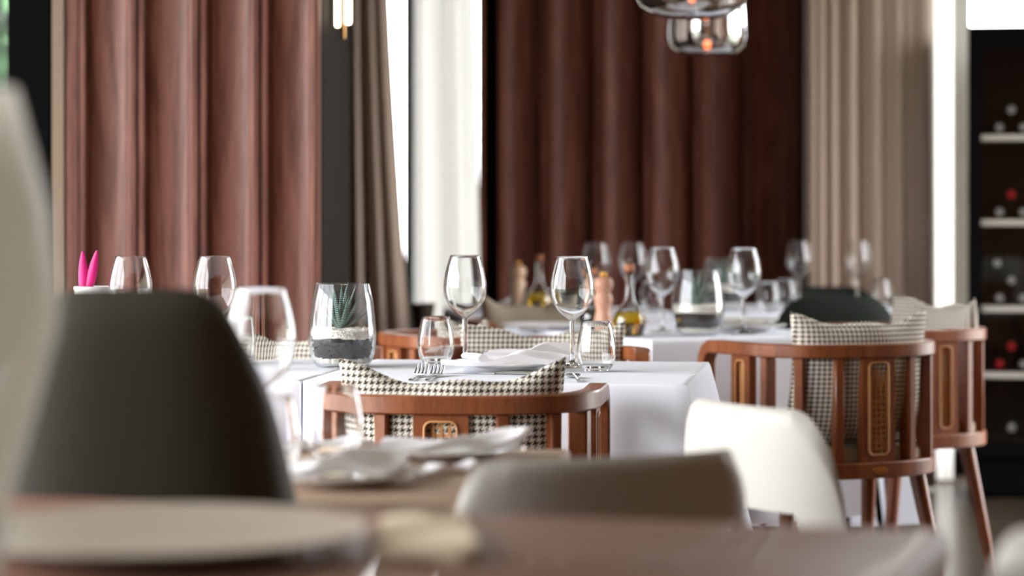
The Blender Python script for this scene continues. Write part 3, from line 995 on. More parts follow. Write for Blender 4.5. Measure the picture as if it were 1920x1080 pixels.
# ------------------------------------------------------------------ terrariums
def terrarium(label, px, d, plant=True):
    t = thing('terrarium', label, 'terrarium', tp(px, d) + (0.7503,), group='glass terrariums')
    out = [(0.048, 0.0), (0.053, 0.002), (0.061, 0.012), (0.0675, 0.03), (0.0702, 0.05), (0.0702, 0.07), (0.0682, 0.1), (0.0640, 0.135), (0.0575, 0.172)]
    inn = [(r - 0.0022, max(z, 0.008)) for r, z in out[1:]]
    MB().lathe(out + [(0.0562, 0.1726)] + list(reversed(inn)) + [(0, 0.008)], 52).build('vessel', 'glass_tint', t, angle=60)
    r2 = random.Random(int(px))
    def layer(name, mat, z0, z1, jag0, jag1, nr=64):
        v = []; f = []
        def rad(z):
            for (ra, za), (rb_, zb_) in zip(out[:-1], out[1:]):
                if za <= z <= zb_:
                    return ra + (rb_ - ra) * (z - za) / (zb_ - za) - 0.0032
            return 0.05
        rows = 5
        j0 = [r2.uniform(-1, 1) for _ in range(nr)]; j1 = [r2.uniform(-1, 1) for _ in range(nr)]
        for j in range(rows + 1):
            for i in range(nr):
                a = 2 * PI * i / nr
                za = z0 + jag0 * (0.5 * math.sin(3 * a + 1) + 0.5 * j0[i]); zb_ = z1 + jag1 * (0.5 * math.sin(3 * a + 1) + 0.5 * j1[i])
                z = za + (zb_ - za) * j / rows
                r_ = rad(z)
                v.append((r_ * math.cos(a), r_ * math.sin(a), z))
        for j in range(rows):
            for i in range(nr):
                f.append((j * nr + i, j * nr + (i + 1) % nr, (j + 1) * nr + (i + 1) % nr, (j + 1) * nr + i))
        base = len(v)
        # bumpy top
        for kq, kk in enumerate((0.75, 0.45, 0.15)):
            for i in range(nr):
                a = 2 * PI * i / nr
                rr = rad(z1) * kk
                v.append((rr * math.cos(a), rr * math.sin(a), z1 + 0.004 * (1 - kk) + r2.uniform(-0.001, 0.0015)))
        prev = rows * nr
        for kq in range(3):
            cur = base + kq * nr
            for i in range(nr):
                f.append((prev + i, prev + (i + 1) % nr, cur + (i + 1) % nr, cur + i))
            prev = cur
        f.append(tuple(range(prev, prev + nr)))
        f.append(tuple(reversed(range(nr))))
        return MB().add(v, f).build(name, mat, t, angle=30)
    def rad_in(z):
        for (ra, za), (rb_, zb_) in zip(out[:-1], out[1:]):
            if za <= z <= zb_: return ra + (rb_ - ra) * (z - za) / (zb_ - za)
        return 0.05
    ico = bmesh.new(); bmesh.ops.create_icosphere(ico, subdivisions=1, radius=1)
    iv = [v_.co.copy() for v_ in ico.verts]; jf = [tuple(v_.index for v_ in f_.verts) for f_ in ico.faces]; ico.free()
    def pebbles(name, mat, z0, z1, wob, inset, n, r0, r1):
        mb = MB()
        for q in range(n):
            a = r2.uniform(0, 2 * PI)
            wv = wob * math.sin(2 * a + px)
            z = r2.uniform(z0, z1) + wv
            pr = r2.uniform(r0, r1)
            rim_ = rad_in(min(max(z, 0.009), 0.15)) - 0.0024 - inset - pr
            # most stones line the glass, the rest fill the upper face
            rr = rim_ * (r2.uniform(0.93, 1.0) if q % 3 else math.sqrt(r2.uniform(0, 0.9)))
            if q % 3 == 0: z = z1 + wv + r2.uniform(-0.002, 0.0025)
            rot = Matrix.Rotation(r2.uniform(0, 6), 4, 'X') @ Matrix.Rotation(r2.uniform(0, 6), 4, 'Z')
            mb.add(iv, jf, Matrix.Translation((rr * math.cos(a), rr * math.sin(a), z)) @ rot @ Matrix.Diagonal((pr, pr * r2.uniform(.7, 1), pr * r2.uniform(.6, 1), 1)))
        o_ = mb.build(name, mat, t, smooth=False); o_['kind'] = 'stuff'
    layer('gravel_bed', 'gravel', 0.0085, 0.019, 0.0, 0.002).scale = (0.9, 0.9, 1)
    layer('soil_core', 'soil', 0.0195, 0.06, 0.003, 0.003).scale = (0.9, 0.9, 1)
    layer('gravel_core', 'gravel', 0.0605, 0.077, 0.003, 0.002).scale = (0.92, 0.92, 1)
    pebbles('pale_stones', 'gravel', 0.0105, 0.02, 0.001, 0.0005, 420, 0.0018, 0.0032)
    pebbles('soil', 'soil', 0.0215, 0.059, 0.0015, 0.004, 800, 0.0016, 0.0034)
    pebbles('white_gravel', 'gravel', 0.063, 0.078, 0.002, 0.001, 900, 0.0014, 0.0026)
    if plant:
        pl = None
        specs = [(0, 0.02, 0.105), (0.5, 0.25, 0.1), (1.3, 0.35, 0.085), (2.1, 0.3, 0.1), (2.9, 0.2, 0.108), (3.6, 0.4, 0.09), (4.4, 0.28, 0.098), (5.2, 0.45, 0.085), (5.8, 0.5, 0.095), (0.2, 0.75, 0.085), (6.0, 0.95, 0.08), (3.1, 0.6, 0.08), (4.9, 0.1, 0.1)]
        for (az, ln, L) in specs:
            v = []; f = []; uv = []
            n = 12; m = 6
            for i in range(n + 1):
                s_ = i / n
                an = 1.25 * ln * (1 - 0.3 * s_) + 0.10 * s_ * s_
                rr = L * s_ * math.sin(an) + 0.004
                zz = 0.92 * L * s_ * math.cos(an)
                wd = 0.0066 * (1 - s_) ** 0.95 * (0.9 + 0.7 * s_) + 0.0003
                cxx, cyy = rr * math.cos(az), rr * math.sin(az)
                for q in range(m):
                    b = 2 * PI * q / m
                    lx = wd * math.cos(b); ly = wd * 0.55 * math.sin(b)
                    v.append((cxx - lx * math.sin(az) + ly * math.cos(az), cyy + lx * math.cos(az) + ly * math.sin(az), zz + 0.080))
                    uv.append((q / m, s_))
            for i in range(n):
                for q in range(m):
                    f.append((i * m + q, i * m + (q + 1) % m, (i + 1) * m + (q + 1) % m, (i + 1) * m + q))
            lf = MB().add(v, f).build('leaf', 'succulent', t, uv=uv)
            lf.location = (-0.004, 0.0, 0)
    return t
terrarium('glass terrarium with striped succulent on the left of the middle table', 642, 5.0)
terrarium('glass terrarium with layered soil between two wine glasses', 1308, 6.38)
terrarium('distant glass terrarium partly hidden behind the nearer one', 1356, 8.3)

# ------------------------------------------------------------------ mills and oil flasks
def mill(label, px, d, mat, s=1.0):
    t = thing('pepper_mill', label, 'pepper mill', tp(px, d) + (0.7503,), group='wooden mills')
    prof = [(0, 0.0), (0.026, 0.0), (0.0272, 0.003), (0.0268, 0.012), (0.0255, 0.03), (0.0225, 0.045), (0.0205, 0.058), (0.022, 0.07), (0.0248, 0.082), (0.0255, 0.092), (0.0225, 0.1), (0.0195, 0.105), (0, 0.105)]
    MB().lathe([(r * s, z * s) for r, z in prof], 32).build('body', mat, t, angle=50)
    prof = [(0, 0.1055), (0.019, 0.1055), (0.0195, 0.109), (0.024, 0.115), (0.027, 0.126), (0.0262, 0.137), (0.021, 0.145), (0.012, 0.148), (0, 0.148)]
    MB().lathe([(r * s, z * s) for r, z in prof], 32).build('head', mat, t, angle=50)
    prof = [(0, 0.1482), (0.008, 0.1482), (0.0105, 0.153), (0.0098, 0.159), (0.0055, 0.163), (0, 0.164)]
    MB().lathe([(r * s, z * s) for r, z in prof], 20).build('knob', 'gold', t)
mill('pale beech pepper mill by the shaded wood wall', 971, 8.0, 'pale_wood', 1.03)
mill('rosy wooden pepper mill beside the yellow oil flask', 1131, 6.6, 'pink_wood', 1.0)

def flask(label, px, d, fill, s=1.0):
    t = thing('oil_flask', label, 'oil flask', tp(px, d) + (0.7503,), group='glass oil flasks')
    s *= 1.08
    out = [(0.0, 0.0), (0.026, 0.0), (0.034, 0.006), (0.0405, 0.022), (0.0415, 0.036), (0.037, 0.052), (0.0275, 0.066), (0.018, 0.08), (0.0125, 0.095), (0.0105, 0.115), (0.0105, 0.15), (0.0125, 0.156)]
    MB().lathe([(r * s, z * s) for r, z in out] + [((r - 0.0015) * s, z * s) for r, z in reversed(out[2:])], 40).build('bottle', 'glass', t, angle=60)
    ins = [(0, 0.002), (0.024, 0.002), (0.032, 0.007), (0.0385, 0.022), (0.0395, 0.036), (0.0352, 0.0505), (0.0295, 0.059), (0.0, 0.059)]
    MB().lathe([(r * s, z * s) for r, z in ins], 40).build('liquid', fill, t, angle=60)
    MB().lathe([(0, 0.150 * s), (0.009 * s, 0.150 * s), (0.0095 * s, 0.156 * s), (0.013 * s, 0.158 * s), (0.013 * s, 0.172 * s), (0.009 * s, 0.175 * s), (0, 0.175 * s)], 20).build('stopper', 'cork', t)
flask('glass flask of yellow oil in front of the far tables', 1180, 6.33, 'oil')
flask('distant oil flask beside the pale pepper mill', 1011, 8.0, 'oil')
flask('dark vinegar flask half hidden behind the rosy pepper mill', 1112, 6.72, 'vinegar', 0.9)

# ------------------------------------------------------------------ plates and napkins
PLATE = [(0, 0.0), (0.075, 0.0), (0.078, 0.003), (0.098, 0.010), (0.128, 0.0165), (0.13, 0.018), (0.1285, 0.0195), (0.1, 0.0135), (0.08, 0.0075), (0.07, 0.006), (0, 0.006)]
def plate(label, loc, s=1.0, mat='porcelain', grp='dinner plates'):
    o = MB().lathe([(r * s, z * s) for r, z in PLATE], 56).build('plate', mat, angle=50)
    o.location = loc
    return tag(o, label, 'plate', grp)
def napkin(label, loc, rz, w=0.23, dp=0.13, peak=0.03, roll=True, mat='napkin', seed=0, tail=0.0):
    t = thing('napkin', label, 'napkin', loc, rz, 'folded napkins')
    nu, nv = 36, 20
    v = []; f = []
    def top(u, q):
        edge = max(0, 1 - abs(q) ** 6)
        ridge = peak * math.exp(-((u - 0.45 - 0.18 * q) / 0.33) ** 2) * (0.55 + 0.45 * math.cos(1.2 * q))
        dip = 0.006 * math.sin(4 * u + 2 * q + seed)
        return 0.009 + ridge + max(dip, -0.003) * 0.6 + tail * max(0, u - 0.5) ** 2
    for sgn in (1, 0):
        for j in range(nv + 1):
            for i in range(nu + 1):
                u = -1 + 2 * i / nu; q = -1 + 2 * j / nv
                taper = 1 - 0.35 * max(0, u) ** 2 - 0.12 * max(0, -u) ** 2
                x = u * w / 2 + 0.012 * q; y = q * dp / 2 * taper + 0.015 * math.sin(2.2 * u)
                zt_ = top(u, q)
                zb_ = max(0.0, zt_ - 0.009) * 0.55 if abs(u) < 0.97 else max(0, zt_ - 0.009)
                z = zt_ if sgn else min(zb_, zt_ - 0.004)
                v.append((x, y, z))
    W = nu + 1; off = W * (nv + 1)
    for j in range(nv):
        for i in range(nu):
            a = j * W + i
            f.append((a, a + 1, a + W + 1, a + W)); f.append((off + a, off + a + W, off + a + W + 1, off + a + 1))
    for i in range(nu):
        f.append((i, off + i, off + i + 1, i + 1)); a = nv * W + i
        f.append((a, a + 1, off + a + 1, off + a))
    for j in range(nv):
        a = j * W
        f.append((a, a + W, off + a + W, off + a)); a += nu
        f.append((a, off + a, off + a + W, a + W))
    MB().add(v, f).build('folded_cloth', mat, t, angle=50)
    if roll:
        # loosely rolled flap lying toward the viewer, its end showing a fold
        rl = MB()
        pts = []; rad = []
        for j in range(9):
            q = j / 8
            pts.append((-w * 0.40 + 0.05 * (1 - q), -dp * 0.5 + dp * 0.7 * q, 0.018 + 0.003 * math.sin(3 * q))); rad.append(0.0105 - 0.004 * q)
        rl.tube(pts, rad, 16)
        ro = rl.build('rolled_flap', mat, t, angle=50)
        ro.scale = (1, 1, 0.8)
    return t
pz = 0.7503
plate('white plate under the near napkin of the middle table', (wx(948, 4.92), 4.92, pz), 0.85)
napkin('white folded napkin on the near plate of the middle table', (wx(950, 4.88), 4.88, pz + 0.0135), R(-6), 0.225, 0.14, 0.018, True, seed=1)
plate('white plate under the far napkin of the middle table', (wx(998, 5.22), 5.225, pz), 0.8)
napkin('white folded napkin on the far plate of the middle table', (wx(998, 5.21), 5.21, pz + 0.0125), R(8), 0.205, 0.12, 0.02, False, seed=2)
# on the rotated table
plate('lower white plate of the stack behind the badge chair', (wx(1392, 6.52), 6.62, pz), 1.0)
plate('upper white plate of the stack behind the badge chair', (wx(1392, 6.52), 6.62, pz + 0.0185), 0.85)
plate('white plate at the left end of the oil table', (wx(1020, 6.62), 6.72, pz), 0.9)
plate('white plate on the far table by the shaded wood wall', (wx(945, 7.85) , 8.1, pz), 0.8)
napkin('blurred white napkin left of the taupe cushion', (wx(945, 7.85), 8.1, pz + 0.012), R(0), 0.16, 0.1, 0.03, False, seed=6)

# ------------------------------------------------------------------ cutlery
def fork(label, loc, rz):
    t = thing('fork', label, 'fork', loc, rz, 'forks on the middle table')
    # local +y toward the tines
    mb = MB()
    def zc(y):
        return 0.0022 + 0.004 * math.exp(-((y - 0.02) / 0.05) ** 2)
    mb.tube([(0, i * 0.01, zc(i * 0.01) + 0.0015) for i in range(0, 13)], [0.005, 0.0055, 0.005, 0.0044, 0.0038, 0.0034, 0.003, 0.0028, 0.0026, 0.0026, 0.0028, 0.0032, 0.004], 8)
    mb.build('handle', 'steel', t).scale = (1, 1, 0.45)
    v = []; f = []
    ys = [0.115, 0.125, 0.135, 0.146]
    ws = [0.004, 0.0098, 0.0122, 0.0126]
    for y, w_ in zip(ys, ws):
        for x in (-w_, w_):
            for dz in (0, 0.0018): v.append((x, y, zc(y) + dz + max(0, y - 0.125) * 0.15))
    for i in range(3):
        a = i * 4; b = a + 4
        f += [(a, a + 2, b + 2, b), (a + 1, b + 1, b + 3, a + 3), (a, b, b + 1, a + 1), (a + 2, a + 3, b + 3, b + 2)]
    f += [(0, 1, 3, 2), (12, 14, 15, 13)]
    MB().add(v, f).build('neck', 'steel', t)
    for k_ in range(4):
        x = -0.0108 + 0.0072 * k_
        pts = []
        for i in range(6):
            q = i / 5
            pts.append((x, 0.144 + 0.048 * q, 0.0062 + 0.016 * q ** 1.2))
        MB().tube(pts, [0.0019, 0.0018, 0.0017, 0.0016, 0.0014, 0.0008], 6).build('tine', 'steel', t)
    return t
fork('steel fork left of the napkin, leftmost of the two', (wx(772, 4.6), 4.556, pz), R(-5))
fork('steel fork left of the napkin, nearer the wine glass', (wx(803, 4.6), 4.552, pz), R(-5))
t = thing('knife', 'steel knife lying beside the napkin on the middle table', 'knife', (wx(1010, 4.74), 4.735, pz), R(70))
MB().box(-0.006, 0.006, 0.09, 0.2, 0.001, 0.0025).build('blade', 'steel', t, smooth=False)
MB().tube([(0, 0.0, 0.004), (0, 0.05, 0.0045), (0, 0.092, 0.003)], [0.0038, 0.0042, 0.003], 8).build('handle', 'steel', t)
t = thing('spoon', 'steel spoon peeking over the right arm of nearest wooden chair', 'spoon', (wx(1082, 4.66), 4.53, pz), R(4))
sp = MB().lathe([(0.0, 0.0), (0.008, 0.001), (0.014, 0.004), (0.0165, 0.0075), (0.0155, 0.0075), (0.013, 0.005), (0.0, 0.002)], 20, Matrix.Scale(1.35, 4, (0, 1, 0))).build('bowl', 'steel', t)
sp.location = (0, 0.13, 0)
MB().tube([(0, 0, 0.003), (0, 0.05, 0.006), (0, 0.11, 0.009)], [0.004, 0.003, 0.0025], 8).build('handle', 'steel', t)

# pot with magenta leaves
t = thing('plant_pot', 'white pot with two upright magenta leaves above the dark chair', 'plant', tp(178, 5.1) + (pz,))
MB().lathe([(0, 0), (0.03, 0), (0.033, 0.004), (0.043, 0.155), (0.0445, 0.16), (0.0435, 0.164), (0.041, 0.162), (0.038, 0.14), (0, 0.14)], 40).build('pot', 'porcelain', t, angle=50)
MB().lathe([(0, 0.141), (0.036, 0.141), (0.034, 0.146), (0, 0.15)], 24).build('soil', 'soil', t)
for (ax, lx, L) in ((-0.024, -0.002, 0.098), (-0.018, 0.02, 0.1)):
    v = []; f = []
    n = 14; m = 8
    for i in range(n + 1):
        s_ = i / n
        wd = 0.0098 * (math.sin(PI * (0.12 + 0.86 * s_)) ** 0.8) + 0.0006
        for q in range(m):
            b = 2 * PI * q / m
            v.append((ax + lx * s_ * 1.1 + wd * math.cos(b), 0.004 * math.sin(3 * s_) + wd * 0.4 * math.sin(b), 0.14 + L * s_))
    for i in range(n):
        for q in range(m):
            f.append((i * m + q, i * m + (q + 1) % m, (i + 1) * m + (q + 1) % m, (i + 1) * m + q))
    f.append(tuple(range(m))); f.append(tuple(range(n * m, n * m + m)))
    MB().add(v, f).build('leaf', 'pink', t)

# dark floor vase behind the tumbler
fv = MB().lathe([(0, 0), (0.08, 0), (0.085, 0.02), (0.05, 0.3), (0.034, 0.55), (0.036, 0.70), (0.046, 0.755), (0.042, 0.755), (0.03, 0.69), (0, 0.66)], 32).build('floor_vase', 'bronze')
fv.location = (wx(793, 8.7), 8.7, 0)
tag(fv, 'slim dark bronze floor vase in front of the white sheer', 'vase')

# ------------------------------------------------------------------ upholstered shell chairs
def shell_chair(name, label, cat, mat, loc, rz, top=0.79, hw=0.215, depth=0.20, cut=0.645, thick=0.02, flare=0.0, arms=0.6, group=None, wrap=1.0, legs='black', corner=0.12, sharp=0.6):
    """moulded shell: back and wrap-round sides, opening above the seat; local +y is forward, back at -y"""
    t = thing(name, label, cat, loc, rz, group)
    na, nz = 72, 14
    def pl(a, off):
        th = a * PI / 2 * wrap
        s_, c_ = math.sin(th), math.cos(th)
        x = (hw + off) * math.copysign(abs(s_) ** 0.75, s_)
        y = -(depth + off) * max(c_, 0) ** sharp
        return x, y
    v = []; f = []
    def zt_(a):
        b = abs(a)
        if b < 1 - corner * 3.2: return top
        k_ = (b - (1 - corner * 3.2)) / (corner * 3.2)
        return arms + (top - arms) * math.sqrt(max(0, 1 - k_ ** 2.2))
    def zb_(a):
        if cut is None: return 0.44
        b = abs(a)
        if b < 0.52: return cut
        k_ = min(1, (b - 0.52) / 0.14)
        return cut + (0.44 - cut) * math.sin(k_ * PI / 2)
    W = nz + 1
    for off in (0.0, -thick):
        for i in range(na + 1):
            a = -1 + 2 * i / na
            for j in range(nz + 1):
                q = j / nz
                z = zb_(a) + (zt_(a) - zb_(a)) * q
                e = thick * 0.5 * (max(0, (q - 0.9) / 0.1) ** 2) * (1 if off == 0 else -1)
                x, y = pl(a, off - e)
                fl = 1 + flare * (top - z)
                v.append((x * fl, y * (1 + 0.12 * (z - 0.44)) , z + (0.0 if off else 0)))
    o2 = (na + 1) * W
    for s_ in (0, o2):
        for i in range(na):
            for j in range(nz):
                a = s_ + i * W + j
                f.append((a, a + 1, a + W + 1, a + W))
    for i in range(na):
        a = i * W; f.append((a, a + W, o2 + a + W, o2 + a))
        a += nz; f.append((a, o2 + a, o2 + a + W, a + W))
    for j in range(nz):
        f.append((j, o2 + j, o2 + j + 1, j + 1)); a = na * W + j; f.append((a, a + 1, o2 + a + 1, o2 + a))
    MB().add(v, f).build('backrest', mat, t, angle=70)
    # seat
    n = 40; vv = []
    hs = hw * (1 + flare * (top - 0.44)) - thick - 0.004
    for zz, k_ in ((0.405, 0.0), (0.405, 0.92), (0.415, 1.0), (0.45, 1.0), (0.462, 0.95), (0.468, 0.5), (0.468, 0.0)):
        for i in range(n):
            a = 2 * PI * i / n; c_, s_ = math.cos(a), math.sin(a)
            vv.append((hs * math.copysign(abs(c_) ** 0.65, c_) * k_, (0.2 * math.copysign(abs(s_) ** 0.65, s_)) * k_ + 0.03, zz))
    ff = [(j * n + i, j * n + (i + 1) % n, (j + 1) * n + (i + 1) % n, (j + 1) * n + i) for j in range(6) for i in range(n)]
    MB().add(vv, ff).build('seat', mat, t, angle=60)
    for sx in (-1, 1):
        for sy in (-0.11, 0.16):
            MB().tube([(sx * hs * 0.7, sy, 0.41), (sx * hs * 1.02, sy * 1.35, 0.0)], [0.016, 0.009], 12).build('leg', legs, t)
    return t

# cream chair seen from its shaded outer side, front centre
shell_chair('shell_chair', 'cream shell chair in shade at front centre, seen from behind', 'chair', 'cream', (0.052, 2.86, 0), R(26), top=0.79, hw=0.215, depth=0.17, wrap=0.72, group='cream shell chairs')
# bright cream chair right
shell_chair('shell_chair', 'bright cream shell chair in front of the wooden badge chair', 'chair', 'cream', (0.47, 3.56, 0), R(-61), top=0.79, hw=0.22, depth=0.17, wrap=0.62, corner=0.16, flare=0.5, group='cream shell chairs')
# dark chair left
shell_chair('dark_chair', 'large dark charcoal chair back blurred at the left foreground', 'chair', 'charcoal', (-0.413, 2.70, 0), R(3), top=0.981, hw=0.137, depth=0.12, cut=None, thick=0.035, flare=1.15, arms=0.66, corner=0.25)
# dark green chairs in the back
shell_chair('green_chair', 'dark green velvet chair back between badge chair and far table', 'chair', 'green', (wx(1558, 7.35), 7.5, 0), R(10), top=0.822, hw=0.2, depth=0.17, cut=None, thick=0.05, arms=0.62, corner=0.26, group='dark green velvet chairs')
shell_chair('green_chair', 'far dark green chair rising just behind the nearer green one', 'chair', 'green', (wx(1572, 9.05), 9.1, 0), R(186), top=0.80, hw=0.2, depth=0.17, cut=None, thick=0.05, arms=0.62, corner=0.26, group='dark green velvet chairs')
shell_chair('green_chair', 'far dark green chair by the wood wall behind taupe cushion', 'chair', 'green', (wx(1035, 8.75), 8.75, 0), R(180), top=0.80, hw=0.2, depth=0.17, cut=None, thick=0.05, arms=0.62, corner=0.26, group='dark green velvet chairs')

# ------------------------------------------------------------------ blurred place settings in front
FZ = 0.735
t = thing('side_dining_table', 'bare tan wooden table with blurred plates behind the cream chair', 'table', (-0.32, 3.10, 0), R(-8))
bevbox(-0.36, 0.36, -0.33, 0.33, FZ - 0.03, FZ - 0.0005, 0.006, 2, 'tabletop', 'tantop', t)
MB().lathe([(0.03, 0.02), (0.03, FZ - 0.03)], 20).build('pedestal', 'black', t)
MB().lathe([(0, 0), (0.2, 0), (0.2, 0.012), (0.04, 0.025), (0, 0.025)], 28).build('foot', 'black', t)
def fp(px, py, z=FZ):
    d = FPX * (CAM_H - z) / (py - 412.0)
    return (wx(px, d), d)
p = fp(845, 858); plate('blurred white plate carrying a napkin on the tan table, farther', p + (FZ,), 0.78)
napkin('blurred white napkin with raised corner on the farther tan table plate', p + (FZ + 0.012,), R(4), 0.2, 0.12, 0.012, False, seed=3, tail=0.05)
p = fp(640, 905); plate('blurred white plate carrying a napkin on the tan table, nearer', p + (FZ,), 0.8)
napkin('blurred white napkin on the nearer plate beside the dark chair', (p[0] - 0.01, p[1], FZ + 0.012), R(-4), 0.15, 0.12, 0.022, False, seed=8)
p = fp(815, 886)
nb = napkin('small flat white napkin lying on the tan table between plates', (p[0] + 0.015, p[1] - 0.01, FZ), R(10), 0.07, 0.06, 0.002, False, seed=9)
p = fp(600, 812)
napkin('blurred white napkin at the far edge of the tan table', (p[0], 3.36, FZ), R(-8), 0.16, 0.07, 0.006, False, seed=10)
dup(wg0, (wx(484, 3.16), 3.2, FZ), 0, 'large blurred wine glass at the edge of the dark chair')
dup(tm0, (wx(627, 3.22), 3.22, FZ), 0, 'blurred tumbler in front of the left arm of nearest wooden chair')
dup(tm0, (wx(505, 3.02), 3.02, FZ), 0, 'blurred tumbler half hidden by the dark chair edge')

# ------------------------------------------------------------------ nearest table, out of focus
GZ = 0.78
ga = R(-17)
t = thing('lacquered_table', 'glossy brown table blurred along the bottom edge', 'table', (-0.16, 1.82, 0), ga)
bevbox(-0.62, 0.43, -0.45, 0.475, GZ - 0.04, GZ - 0.0005, 0.01, 2, 'tabletop', 'fgtable', t)
for sx in (-0.55, 0.36):
    for sy in (-0.38, 0.4):
        MB().tube([(sx, sy, 0), (sx, sy, GZ - 0.04)], [0.02, 0.028], 14).build('leg', 'fgtable', t)
pl_ = MB().lathe([(0, 0.0), (0.10, 0.0), (0.105, 0.004), (0.165, 0.014), (0.172, 0.017), (0.17, 0.019), (0.12, 0.0125), (0, 0.0115)], 64).build('charger_plate', 'plate_grey')
pl_.location = (wx(300, 2.02), 2.02, GZ)
tag(pl_, 'large stone grey charger plate blurred at the bottom left', 'plate')
vp = [(0.045, 0.004), (0.05, 0.03), (0.056, 0.08), (0.074, 0.14), (0.088, 0.195), (0.090, 0.225), (0.083, 0.28), (0.068, 0.335), (0.058, 0.372)]
vz = MB().lathe([(0, 0), (0.04, 0.0)] + vp + [(r_ - 0.003, z_) for r_, z_ in reversed(vp)] + [(0, 0.008)], 56).build('glass_vase', 'vase')
vz.location = (wx(-95, 1.82), 1.78, GZ)
tag(vz, 'milky glass vase cut off by the left picture edge', 'vase')
nb = napkin('beige sheet standing for a reflection on the glossy table right of the charger', (wx(800, 2.06), 2.06, GZ), R(82), 0.24, 0.085, 0.006, False, mat='beige_reflection', seed=12)  # pale reflection in the lacquer, put in as a beige folded sheet
shell_chair('shell_chair', 'cream shell chair top at the bottom right corner', 'chair', 'cream', (0.585, 2.12, 0), R(-8), top=0.80, hw=0.205, depth=0.17, wrap=0.72, group='cream shell chairs')

# ------------------------------------------------------------------ pendants
def pendant(label, px, d, prof, bottom, bulb_z):
    t = thing('pendant_lamp', label, 'pendant lamp', (wx(px, d), d, bottom), group='smoked glass pendants')
    topz = max(z for r, z in prof)
    MB().lathe(prof + [(max(r - 0.003, 0), z + 0.002) for r, z in reversed(prof)], 56).build('shade', 'smoke', t, angle=60)
    MB().lathe([(0, topz - 0.09), (0.018, topz - 0.09), (0.02, topz - 0.02), (0.034, topz), (0.03, topz + 0.03), (0, topz + 0.035)], 24).build('cap', 'brass', t)
    MB().tube([(0, 0, topz + 0.03), (0, 0, RZ1 - bottom - 0.02)], 0.003, 8).build('cord', 'black', t)
    MB().lathe([(0, RZ1 - bottom - 0.025), (0.05, RZ1 - bottom - 0.025), (0.05, RZ1 - bottom), (0, RZ1 - bottom)], 24).build('canopy', 'black', t)
    MB().lathe([(0, bulb_z - 0.014), (0.008, bulb_z - 0.011), (0.012, bulb_z), (0.008, bulb_z + 0.012), (0, bulb_z + 0.016)], 16).build('bulb', 'bulb', t)
    MB().tube([(0, 0, bulb_z + 0.014), (0, 0, topz - 0.088)], 0.004, 8).build('stem', 'brass', t)
pendant('wide smoked glass pendant, nearer, cut by the top picture edge', 1297, 6.6, [(0, 0.0), (0.06, 0.002), (0.105, 0.012), (0.14, 0.035), (0.157, 0.07), (0.155, 0.11), (0.13, 0.16), (0.09, 0.2), (0.03, 0.225)], 1.055 + 376 * 6.6 / FPX, 0.06)
pendant('narrow smoked glass pendant hanging lower behind the wide one', 1326, 7.6, [(0, 0.0), (0.06, 0.001), (0.095, 0.008), (0.116, 0.028), (0.1225, 0.06), (0.119, 0.14), (0.11, 0.24), (0.08, 0.3), (0.03, 0.32)], 1.055 + 308 * 7.6 / FPX, 0.033)

# ------------------------------------------------------------------ wine cabinet
KX, KY, KA = wx(1815, 9.14), 9.14, -math.atan2(wx(1815, 9.14), 9.14)      # turned a little toward the room
CX0, CX1, CY0, CY1, CZ1 = 0.0, 0.826, 0.0, 0.48, 1.785
t = thing('wine_cabinet', 'tall black wine cabinet with lit shelves at the right edge', 'cabinet', (KX, KY, 0), KA)
mb = MB()
mb.box(CX0, CX1, CY1 - 0.02, CY1, 0.02, CZ1)
mb.box(CX0, CX0 + 0.02, CY0 + 0.03, CY1 - 0.02, 0.02, CZ1); mb.box(CX1 - 0.02, CX1, CY0 + 0.03, CY1 - 0.02, 0.02, CZ1)
mb.box(CX0 + 0.02, CX1 - 0.02, CY0 + 0.03, CY1 - 0.02, CZ1 - 0.03, CZ1); mb.box(CX0 + 0.02, CX1 - 0.02, CY0 + 0.03, CY1 - 0.02, 0.02, 0.16)
mb.build('body', 'black', t, smooth=False)
MB().box(CX0 + 0.02, CX1 - 0.02, CY0 + 0.05, CY1 - 0.02, 0.0, 0.02).build('plinth', 'black', t, smooth=False)
fr = MB()
fr.box(CX0, CX0 + 0.05, CY0, CY0 + 0.028, 0.16, CZ1); fr.box(CX1 - 0.05, CX1, CY0, CY0 + 0.028, 0.16, CZ1)
fr.box(CX0 + 0.05, CX1 - 0.05, CY0, CY0 + 0.028, CZ1 - 0.09, CZ1); fr.box(CX0 + 0.05, CX1 - 0.05, CY0, CY0 + 0.028, 0.16, 0.22)
dr = fr.build('door', 'black', t, smooth=False)
MB().box(CX0 + 0.051, CX1 - 0.051, CY0 + 0.01, CY0 + 0.016, 0.221, CZ1 - 0.091).build('pane', 'doorpane', dr, smooth=False)
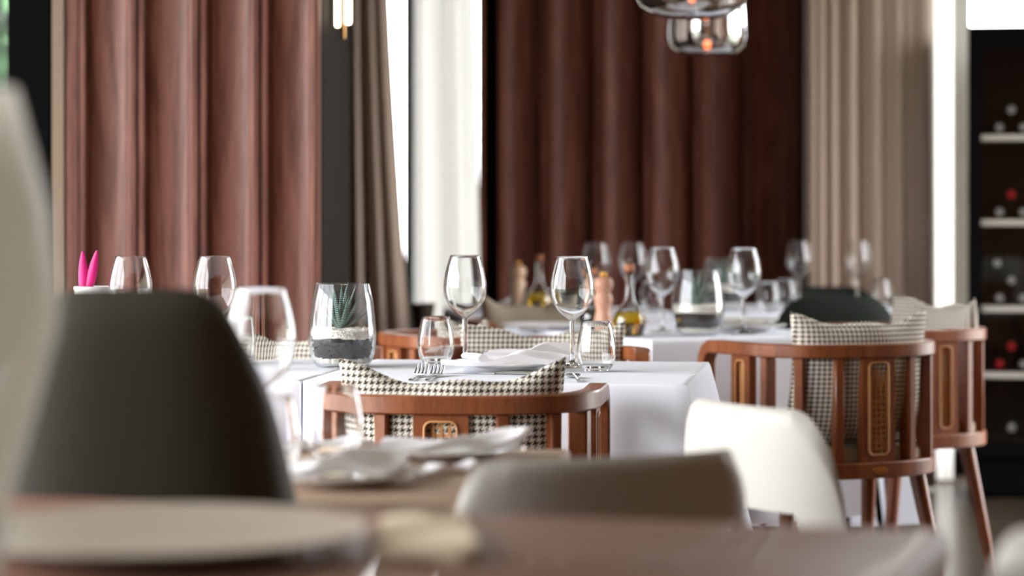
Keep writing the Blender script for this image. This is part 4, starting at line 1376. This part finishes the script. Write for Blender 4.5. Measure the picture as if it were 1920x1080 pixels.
for sz in (1.371, 1.049, 0.722, 0.471):
    sh = MB().box(CX0 + 0.021, CX1 - 0.021, CY0 + 0.06, CY1 - 0.021, sz - 0.012, sz - 0.002).build('shelf', 'cab_in', t, smooth=False)
    MB().box(CX0 + 0.03, CX1 - 0.03, CY0 + 0.045, CY0 + 0.06, sz - 0.016, sz + 0.006).build('shelf_front', 'alu', sh, smooth=False)
led = MB().box(CX0 + 0.06, CX1 - 0.06, CY0 + 0.035, CY0 + 0.05, CZ1 - 0.045, CZ1 - 0.035).build('led_strip', 'led', t, smooth=False)
def bottle0(label, x, z, cap):
    b = thing('wine_bottle', label, 'bottle', (KX + math.cos(KA) * x - math.sin(KA) * 0.075, KY + math.sin(KA) * x + math.cos(KA) * 0.075, z), KA, 'wine bottles lying in the cabinet')
    Rm = Matrix.Rotation(-PI / 2, 4, 'X')
    prof = [(0, 0.04), (0.0135, 0.04), (0.0135, 0.075), (0.016, 0.09), (0.03, 0.125), (0.0365, 0.15), (0.0368, 0.30), (0.034, 0.306), (0, 0.303)]
    MB().lathe(prof, 24, Rm).build('body', 'bottle', b)
    MB().lathe([(0, 0.0), (0.0135, 0.0), (0.0148, 0.003), (0.0148, 0.0395), (0, 0.0395)], 20, Rm).build('capsule', cap, b)
    return b
rows = [(1.371, 'top'), (1.049, 'second'), (0.722, 'third'), (0.471, 'fourth'), (0.16, 'bottom')]
caps = {0: ['cap_silver', 'cap_silver', 'cap_silver', 'cap_gold'], 1: ['cap_silver', 'cap_silver', 'cap_red', 'cap_silver'], 2: ['cap_silver'] * 4, 3: ['cap_red', 'cap_silver', 'cap_red', 'cap_red'], 4: ['cap_red', 'cap_red', 'cap_silver', 'cap_silver']}
for ri, (sz, nm) in enumerate(rows):
    spots = [(0.118, 0.0375, 'leftmost below'), (0.207, 0.0375, 'second from left below'), (0.1625, 0.1045, 'lying on top, left'), (0.251, 0.1045, 'lying on top, right')]
    if ri == 2: spots.append((0.110, 0.17, 'highest, at left'))
    for si, (bx_, bz, w_) in enumerate(spots):
        cp = caps[ri][si] if si < 4 else 'cap_silver'
        bottle0('wine bottle with %s cap, %s on the %s cabinet shelf' % (cp[4:], w_, nm), bx_, sz - 0.002 + bz if ri < 4 else 0.16 + bz, cp)
